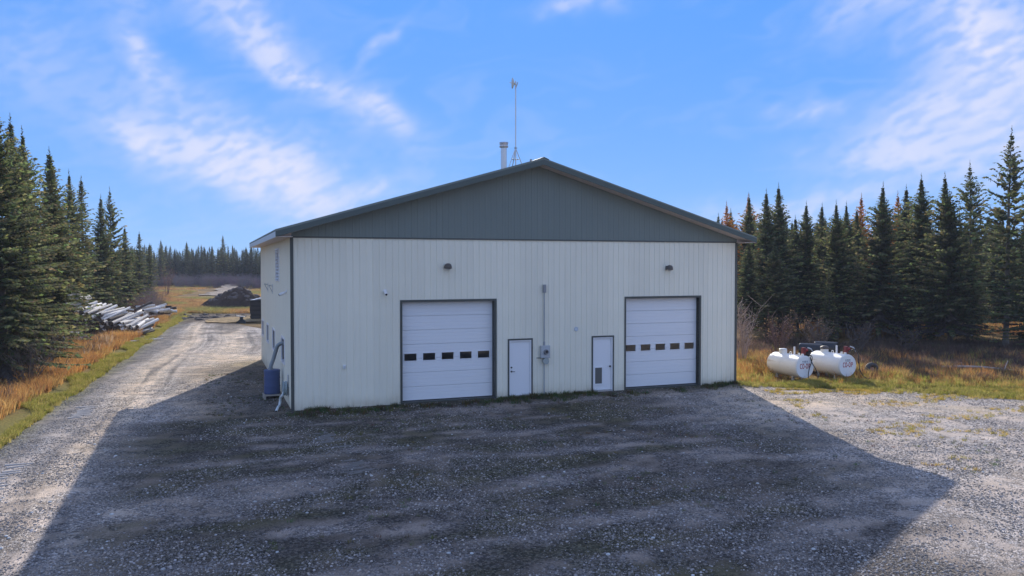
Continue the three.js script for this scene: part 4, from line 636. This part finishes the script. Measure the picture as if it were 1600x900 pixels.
{ const R = rngOf(99);
  for (let i = 0; i < 44; i++) { const t = R(), x = lerp(-25, -52, t) - 2.5 - R() * 9, z = lerp(-33, -118, t) - R() * 4; if (x / -z < -0.69) continue; tree([0, 1, 2, 1, 2, 8][i % 6], x, z, lerp(9.4, 6.8, t) * (0.85 + 0.25 * R()), 'dark spruce standing behind the front trees of the left row', 'spruces behind the left row', 0.95 + 0.2 * R(), R() * 6); }
  for (let i = 0; i < 48; i++) { const z = -74 - 30 * Math.pow(i / 48, 1.1) - R() * 3, x = lerp(0.26, 0.68, (i * 0.618) % 1) * -z + (R() - 0.5) * 1.5; tree([3, 4, 5, 4, 5, 8][i % 6], x, z, (7.4 + 1.6 * R()) * (1 + (-z - 62) * 0.006), 'dark spruce deep in the wood behind the front trees on the right', 'spruces deep in the right wood', 0.95 + 0.25 * R(), R() * 6); }
  for (let i = 0; i < 24; i++) { const z = -51 - R() * 17, x = (0.29 + 0.37 * (i + R() * 0.6) / 24) * -z; tree([5, 4, 3, 8][i % 4], x, z, 4.5 + R() * 4, 'smaller dark spruce filling the gap between the tall right front trees', 'small spruces between the right front trees', 1, R() * 6); }
}
// far treeline across the meadow
{ const R = rngOf(321), far = [[8, -75.5, -172, 9.8, 'tallest spruce of the far treeline at its left end'], [8, -67.1, -186, 11.4, 'lone spruce rising tallest above the middle of the far treeline'], [2, -79, -195, 10.2, 'spruce slightly taller than its neighbours left in the far treeline'], [8, -71.5, -205, 9.6, 'spruce slightly taller than its neighbours right in the far treeline']];
  far.forEach(([k, x, z, h, label]) => tree(k, x, z, h, label, undefined, 1.2, x));
  const farGeo = spruce(20, { r: 1.9, n: 130, step: 0.26, fine: 1.1, bare: 0.0, taper: 0.75, club: true, color: [0.05, 0.062, 0.042], tip: [0.14, 0.15, 0.09] }), n = 1700, im = new THREE.InstancedMesh(farGeo.crown, needle, n), it = new THREE.InstancedMesh(farGeo.trunk, barkMat, n), m = new THREE.Matrix4(), q = new THREE.Quaternion(), c = new THREE.Color();
  for (let i = 0; i < n; i++) {
    let x, z, h = 6.2 + 3.2 * R(); if (i < 900) { x = -160 + R() * 140; z = -186 - 70 * R() * R() - 0.04 * (x + 70); } else if (i < 1300) { const t = R(); x = lerp(-52, -86, t) - 1 - R() * 22; z = lerp(-112, -190, t); h *= 0.82; } else { x = lerp(18, 105, R()); z = -100 - R() * 50; h *= 1.1; }
    q.setFromAxisAngle(new THREE.Vector3(0, 1, 0), R() * 6.28); const w = h / 10 * (0.75 + 0.5 * R()); m.compose(new THREE.Vector3(x, height(x, z), z), q, new THREE.Vector3(w, h / 10, w)); im.setMatrixAt(i, m); it.setMatrixAt(i, m); const v = 0.75 + 0.5 * R(); c.setRGB(v, v, v * 0.95); im.setColorAt(i, c);
  }
  const wood = new THREE.Group(); wood.name = 'far_forest'; scene.add(wood); stuff(wood, 'dense dark far wood closing off the meadow and clearing', 'forest');
  im.name = 'crowns'; it.name = 'trunks'; im.userData.kind = it.userData.kind = 'stuff'; wood.add(im, it);
}

// ------------------------------------------------------------------ grass, brush, shrubs, pebbles
function tuft(seed, blades, h, spread, w, bend) {
  const R = rngOf(seed), pos = [], nor = [];
  for (let k = 0; k < blades; k++) {
    const th = R() * 6.28, r = spread * Math.sqrt(R()), x = Math.cos(th) * r, z = Math.sin(th) * r, hh = h * (0.55 + 0.45 * R()), b = bend * (0.4 + R()), dx = Math.cos(th + R() - 0.5) * b * hh, dz = Math.sin(th + R() - 0.5) * b * hh, a = R() * 3.14, wx = Math.cos(a) * w, wz = Math.sin(a) * w, n = [-wz, 0.5 * w, wx];
    const l = Math.hypot(...n), mid = [x + dx * 0.35, hh * 0.6, z + dz * 0.35];
    const tri = (p) => { for (const q of p) { pos.push(...q); nor.push(n[0] / l, n[1] / l, n[2] / l); } };
    tri([[x - wx, -0.02, z - wz], [x + wx, -0.02, z + wz], [mid[0] + wx * 0.7, mid[1], mid[2] + wz * 0.7]]); tri([[x - wx, -0.02, z - wz], [mid[0] + wx * 0.7, mid[1], mid[2] + wz * 0.7], [mid[0] - wx * 0.7, mid[1], mid[2] - wz * 0.7]]); tri([[mid[0] - wx * 0.7, mid[1], mid[2] - wz * 0.7], [mid[0] + wx * 0.7, mid[1], mid[2] + wz * 0.7], [x + dx, hh, z + dz]]);
  }
  const g = new THREE.BufferGeometry(); g.setAttribute('position', new THREE.Float32BufferAttribute(pos, 3)); g.setAttribute('normal', new THREE.Float32BufferAttribute(nor, 3)); return g;
}
const blade = new THREE.MeshPhysicalMaterial({ color: 0xffffff, roughness: 1, transmission: 0.5, thickness: 0, specularIntensity: 0.2, flatShading: true });
function scatter(name, label, category, geo, mat, places) {   // places: [x, z, scale, r, g, b, yScale]
  const im = new THREE.InstancedMesh(geo, mat, places.length), m = new THREE.Matrix4(), q = new THREE.Quaternion(), up = new THREE.Vector3(0, 1, 0), c = new THREE.Color(), R = rngOf(places.length);
  places.forEach(([x, z, s, r, g, b, ys = 1, y0 = 0], i) => { q.setFromAxisAngle(up, R() * 6.28); m.compose(new THREE.Vector3(x, height(x, z) + y0, z), q, new THREE.Vector3(s, s * ys, s)); im.setMatrixAt(i, m); im.setColorAt(i, c.setRGB(r, g, b)); });
  im.name = numbered(name); im.castShadow = im.receiveShadow = true; scene.add(im); return stuff(im, label, category);
}
const dryTone = (R) => { const t = R(), v = 0.75 + 0.5 * R(), c = t < 0.5 ? [0.5, 0.25, 0.08] : t < 0.8 ? [0.56, 0.36, 0.13] : [0.34, 0.17, 0.08]; return c.map((x) => x * v); };
const greenTone = (R) => { const v = 0.7 + 0.6 * R(), c = R() < 0.5 ? [0.26, 0.26, 0.05] : [0.4, 0.33, 0.1]; return c.map((x) => x * v); };
const inBuilding = (x, z) => { const [lx, lz] = toLocal(x, z); return lx > -0.1 && lx < BW + 0.1 && lz < 0.05 && lz > -BD - 0.1; };
{
  const R = rngOf(2024), left = [], green = [], lgreen = [], right = [], brush = [], meadow = [], base = [], yardGreen = [];
  for (let i = 0; i < 13000; i++) { const z = -18 - 66 * Math.pow(R(), 0.9), d = Math.pow(R(), 0.9) * 5.2, x = roadLeft(z) - 0.95 - d; if (x / -z < -0.72) continue; const cl = fbm(x * 0.7, z * 0.7, 3); if (cl < 0.36) continue; left.push([x, z, (0.5 + 0.4 * R()), ...dryTone(R), 0.55 + 0.6 * R() * cl]); }
  for (let i = 0; i < 5200; i++) { const z = -16 - 62 * Math.pow(R(), 0.85), x = roadLeft(z) + 0.2 - R() * (0.2 + 1.7 * smooth(0.3, 0.7, fbm(z * 0.35, 5, 3))) - (fbm(z * 0.5, 2, 3) - 0.3) * 0.4; lgreen.push([x, z, 0.5 + 0.5 * R(), ...greenTone(R)]); }
  for (let i = 0; i < 5200; i++) { const x = 9.3 + 24 * R(), n = fbm(x * 0.3, 1, 3), zE = -32.2 + smooth(12, 20, x) * 2.4 - 0.7 * n, z = zE - Math.pow(R(), 1.3) * (x < 12.5 ? 1.2 : 2.6); if (z < -32.5 && inBuilding(x, z)) continue; if (fbm(x * 0.8, z * 1.6, 3) < 0.42) continue; green.push([x, z + (R() - 0.5), 0.4 + 0.5 * R(), ...greenTone(R)]); }
  for (let i = 0; i < 17000; i++) {
    const x = 9.2 + 30 * R(), d = R() * 12, z = -33.4 + smooth(13, 20, x) * 1.2 - d; if (inBuilding(x, z)) continue;
    const near = (Math.abs(toLocal(x, z)[0] - toLocal(13.4, -34.7)[0]) < 2.2 && z > -36.6 && z < -33.4); if (near && R() < 0.8) continue;
    const strip = smooth(4.6, 2.6, d) + smooth(15, 12.5, x); if (R() > 0.12 + strip) continue; const cl = fbm(x * 0.6, z * 0.6, 3); if (cl < 0.36) continue;
    const fr = smooth(2.6, 0.6, d); right.push([x, z, (0.36 + 0.34 * R()) * (1 - 0.35 * fr), ...(R() < 0.22 + 0.45 * fr ? greenTone(R).map((c) => c * 1.2) : dryTone(R)), 0.5 + 0.5 * R()]);
  }
  for (let i = 0; i < 9500; i++) { const x = 12 + 30 * R(), z = -36.8 - R() * 17 + smooth(13, 22, x) * 3.4; if (fbm(x * 0.5 + 3, z * 0.5, 3) < 0.4) continue; const v = 0.6 + 0.7 * R(), p = R(); brush.push([x, z, 0.5 + 0.4 * R(), ...(p < 0.6 ? [0.13, 0.085, 0.07] : p < 0.85 ? [0.2, 0.13, 0.09] : [0.1, 0.1, 0.05]).map((c) => c * v), 0.4 + 0.4 * R()]); }
  for (let i = 0; i < 5500; i++) { const x = 22 + 55 * R(), z = -56 - 22 * R(); right.push([x, z, 0.8 + 0.6 * R(), ...dryTone(R), 0.8]); }
  for (let i = 0; i < 26000; i++) { const t = R(), z = -66 - 126 * t * (0.4 + 0.6 * R()), L = -0.46 * -z, x = L + R() * (0.17 * -z); if (x > roadLeft(z) - 0.8 && z > -84) continue; const pn = fbm(x * 0.12, z * 0.12, 3), tc = lerp(-50, -60.5, (z + 132) / -44); if (pn < 0.36 || (z < -118 && Math.abs(x - tc) < 4.5)) continue; meadow.push([x, z, 0.8 + 0.8 * R(), ...dryTone(R).map((c, k) => c * lerp([1.0, 1.1, 1.35][k], [0.7, 1.15, 1.1][k], smooth(0.45, 0.65, pn))), 0.16 + 0.2 * R()]); }
  for (let i = 0; i < 1700; i++) { const f = R(); let lx, lz; if (f < 0.72) { lx = -0.3 + R() * (BW + 0.4); lz = 0.08 + Math.pow(R(), 2.2) * 1.1; if ((lx > 3.6 && lx < 7.3 || lx > 12.5 && lx < 16.2) && lz < 0.35) continue; if (fbm(lx * 1.3, lz, 2) < 0.4) continue; } else { lx = -0.12 - Math.pow(R(), 1.6) * 2.6; lz = 0.8 - R() * 12; if (fbm(lx * 0.9 + 3, lz * 0.6, 3) < 0.42) continue; } const [x, , z] = toWorld(lx, 0, lz); base.push([x, z, lx < -0.1 ? 0.18 + 0.25 * R() : 0.3 + 0.55 * R(), ...[0.1, 0.105, 0.04].map((c) => c * (0.6 + 0.9 * R())), 0.7 + 0.5 * R()]); }
  for (let i = 0; i < 9000; i++) { const x = 10 + 24 * R(), z = -31.9 + 13 * Math.pow(R(), 2.4); const n = fbm(x * 0.5 + 2, z * 0.8, 3); if (n < 0.5 + (z + 31) * 0.018 - (x - 16) * 0.006) continue; yardGreen.push([x, z, 0.25 + 0.3 * R(), ...greenTone(R).map((c, k) => c * [1.3, 1.1, 1][k])]); }
  for (let i = 0; i < 1500; i++) { const lx = -8 + 26 * R(), lz = 0.8 + 13 * R(), [x, , z] = toWorld(lx, 0, lz); if (x < roadLeft(z) + 7 || fbm(x * 0.45, z * 0.9, 3) < 0.52) continue; yardGreen.push([x, z, 0.2 + 0.22 * R(), ...[0.14, 0.13, 0.06].map((c) => c * (0.7 + 0.8 * R()))]); }
  for (let i = 0; i < 1900; i++) { const z = -18 - 62 * R(), d = 1 + R() * 4.6, x = roadLeft(z) - 0.6 - d; if (x / -z < -0.72 || fbm(x * 0.9 + 5, z * 0.5, 3) < 0.5) continue; const v = 0.6 + 0.8 * R(), c = R() < 0.7 ? [0.11, 0.075, 0.055] : [0.42, 0.33, 0.24]; brush.push([x, z, 0.5 + 0.5 * R(), ...c.map((q) => q * v), 0.6 + 0.6 * R()]); }
  const tall = tuft(3, 16, 0.95, 0.22, 0.012, 0.35), low = tuft(5, 18, 0.22, 0.16, 0.01, 0.6), stalk = tuft(9, 11, 1.0, 0.26, 0.013, 0.3);
  scatter('dry_grass', 'tall orange dry grass along the left edge of the road', 'grass', tall, blade, left);
  scatter('green_grass', 'low green grass fringe along the left edge of the road', 'grass', low, blade, lgreen);
  scatter('green_grass', 'low yellow-green grass strip along the right edge of the gravel', 'grass', low, blade, green);
  scatter('dry_grass', 'orange dry grass around the fuel tanks and along the right clearing', 'grass', tall, blade, right);
  scatter('brush', 'dark brown dead brush under the right trees and among the roadside grass', 'brush', stalk, blade, brush);
  scatter('meadow_grass', 'golden dry meadow beyond the end of the road', 'grass', tall, blade, meadow);
  scatter('weeds', 'dark green weeds along the foot of the workshop walls', 'weeds', low, blade, base);
  scatter('weeds', 'sparse yellowish weeds growing through the gravel yard', 'weeds', low, blade, yardGreen);
}
function shrubGeo(seed, stems, h, spread, twigs) {
  const R = rngOf(seed), l = [], tips = [];
  for (let k = 0; k < stems; k++) {
    const th = R() * 6.28, lean = spread * (0.25 + 0.75 * R()), hh = h * (0.55 + 0.45 * R()), p0 = [Math.cos(th) * 0.12, -0.05, Math.sin(th) * 0.12], p1 = [Math.cos(th) * lean * 0.5, hh * 0.55, Math.sin(th) * lean * 0.5], p2 = [Math.cos(th + 0.2) * lean, hh, Math.sin(th + 0.2) * lean];
    l.push(rod(p0, p1, 0.02, 4, 0.013), rod(p1, p2, 0.013, 4, 0.006));
    for (let j = 0; j < twigs; j++) { const s = 0.3 + 0.7 * R(), o = s < 0.5 ? [0, 1, 2].map((c) => lerp(p0[c], p1[c], s * 2)) : [0, 1, 2].map((c) => lerp(p1[c], p2[c], s * 2 - 1)), a = R() * 6.28, L = 0.18 + R() * 0.4 * h * 0.4, e = [o[0] + Math.cos(a) * L, o[1] + L * (0.5 + R() * 0.7), o[2] + Math.sin(a) * L]; l.push(rod(o, e, 0.009, 3, 0.004)); tips.push(e, [0, 1, 2].map((c) => lerp(o[c], e[c], 0.6))); }
  }
  return { wood: merge(l), tips };
}
function leafGeo(seed, tips, keep, size) {
  const R = rngOf(seed), pos = [], nor = [];
  for (const t of tips) { if (R() > keep) continue; const a = new THREE.Vector3(R() - 0.5, R() - 0.5, R() - 0.5).normalize(), b = new THREE.Vector3(R() - 0.5, R() - 0.5, R() - 0.5).cross(a).normalize(), n = a.clone().cross(b), s = size * (0.6 + 0.7 * R()), P = [[0, 0], [0.5, 0.35], [1, 0], [0.5, -0.35]].map(([u, v]) => [t[0] + a.x * u * s + b.x * v * s, t[1] + a.y * u * s + b.y * v * s, t[2] + a.z * u * s + b.z * v * s]); for (const i of [0, 1, 2, 0, 2, 3]) { pos.push(...P[i]); nor.push(n.x, n.y, n.z); } }
  const g = new THREE.BufferGeometry(); g.setAttribute('position', new THREE.Float32BufferAttribute(pos, 3)); g.setAttribute('normal', new THREE.Float32BufferAttribute(nor, 3)); return g;
}
function shrub(x, z, h, spread, seed, wood, leaf, keep, label, group) {
  const o = thing('bare_shrub', label, 'shrub', [x, height(x, z), z], 0, group), s = shrubGeo(seed, 22, h, spread, 11);
  add('stems', s.wood, wood, o); add('leaves', leafGeo(seed + 1, s.tips, keep, 0.09), leaf, o); return o;
}
const leafMat = (r, g, b) => new THREE.MeshPhysicalMaterial({ color: new THREE.Color().setRGB(r, g, b), roughness: 0.9, transmission: 0.4, thickness: 0 }), paleTwig = std(0.4, 0.31, 0.27, 0.9), redTwig = std(0.2, 0.12, 0.1, 0.9), greyTwig = std(0.15, 0.12, 0.105, 0.9);
shrub(11.7, -40.5, 3.1, 1.1, 61, paleTwig, leafMat(0.5, 0.4, 0.36), 0.3, 'pale bare shrub beside the right corner of the workshop');
shrub(14.2, -42.6, 2.5, 1.2, 62, redTwig, leafMat(0.5, 0.34, 0.2), 0.5, 'reddish shrub with a few pale leaves behind the nearer fuel tank');
shrub(16.6, -43.2, 2.3, 1.4, 63, greyTwig, leafMat(0.45, 0.3, 0.2), 0.45, 'thin leafy shrub behind the two black pipes');
shrub(19.2, -44.2, 1.7, 1.0, 64, greyTwig, leafMat(0.4, 0.3, 0.2), 0.3, 'grey bare shrub right of the farther fuel tank');
shrub(22.6, -45.5, 1.2, 0.9, 65, greyTwig, leafMat(0.4, 0.38, 0.1), 0.9, 'small yellow-green bush under the right trees');
shrub(-53.5, -124, 4.6, 2.2, 66, redTwig, leafMat(0.55, 0.27, 0.13), 0.95, 'orange-leaved bush at the left end of the meadow');
shrub(-19.8, -32.6, 1.9, 1.3, 67, greyTwig, leafMat(0.3, 0.2, 0.1), 0.3, 'grey bare shrub under the leftmost spruce');
shrub(-22.2, -38.2, 1.7, 1.1, 68, greyTwig, leafMat(0.34, 0.25, 0.12), 0.35, 'grey bare shrub under the third spruce from the left');
shrub(-33.6, -72, 2.4, 1.6, 69, redTwig, leafMat(0.45, 0.22, 0.1), 0.5, 'reddish bush in front of the jumbled log heap');
{ // grey-violet brush before the far treeline
  const s = shrubGeo(71, 12, 3.4, 1.9, 7), im = [], R = rngOf(17); const g = merge([s.wood]);
  for (let i = 0; i < 520; i++) { const x = -96 + R() * 62, z = -166 - R() * 24 - 0.1 * (x + 70); im.push([x, z, 0.7 + 0.55 * R(), 0.9 + 0.3 * R(), 0.85 + 0.3 * R(), 1.0 + 0.3 * R(), 0.75]); }
  for (let i = 0; i < 160; i++) { const t = R(), x = lerp(-37, -78, t) - 1.5 + R() * 2.4, z = lerp(-82, -168, t); im.push([x, z, 0.5 + 0.4 * R(), 1, 0.85, 0.85, 0.7]); }
  scatter('far_brush', 'grey leafless brush along the foot of the far treeline', 'brush', g, std(0.2, 0.168, 0.158, 0.95), im); }
{ // loose stones on the yard and road
  const R = rngOf(808), st = [], big = [], geo = rockGeo(3, 0);
  for (let i = 0; i < 260000; i++) { const z = -10.5 - 24 * Math.pow(R(), 1.5), x = (R() * 2 - 1) * 0.72 * -z; const [L, Rr] = yardSpan(z); if (x < L + 0.1 || x > Rr - 0.1 || inBuilding(x, z)) continue; const n = fbm(x * 0.6 + 9, z * 0.6, 3); if (R() > smooth(0.3, 0.65, n)) continue; const v = 0.13 + 0.42 * R() * R(), w = R(); st.push([x, z, 0.008 + 0.024 * Math.pow(R(), 4), v * (1.08 + 0.1 * w), v, v * (0.98 - 0.16 * w), 0.8, 0.008]); }
  for (let i = 0; i < 260; i++) { const z = -11 - 22 * R(), x = (R() * 2 - 1) * 0.7 * -z; const [L, Rr] = yardSpan(z); if (x < L || x > Rr || inBuilding(x, z)) continue; const v = 0.3 + 0.35 * R(); big.push([x, z, 0.025 + 0.035 * R() * R(), v, v, v * 0.97, 0.7, 0.01]); }
  scatter('gravel_stones', 'loose grey stones scattered over the gravel yard and road', 'gravel', geo, std(1, 1, 1, 0.9), st);
  scatter('gravel_stones', 'few larger pale stones lying on the gravel yard', 'gravel', geo, std(1, 1, 1, 0.9), big); }

scene.fog = new THREE.FogExp2(new THREE.Color(0.78, 0.86, 1), 0.0004);
renderer.render(scene, camera);
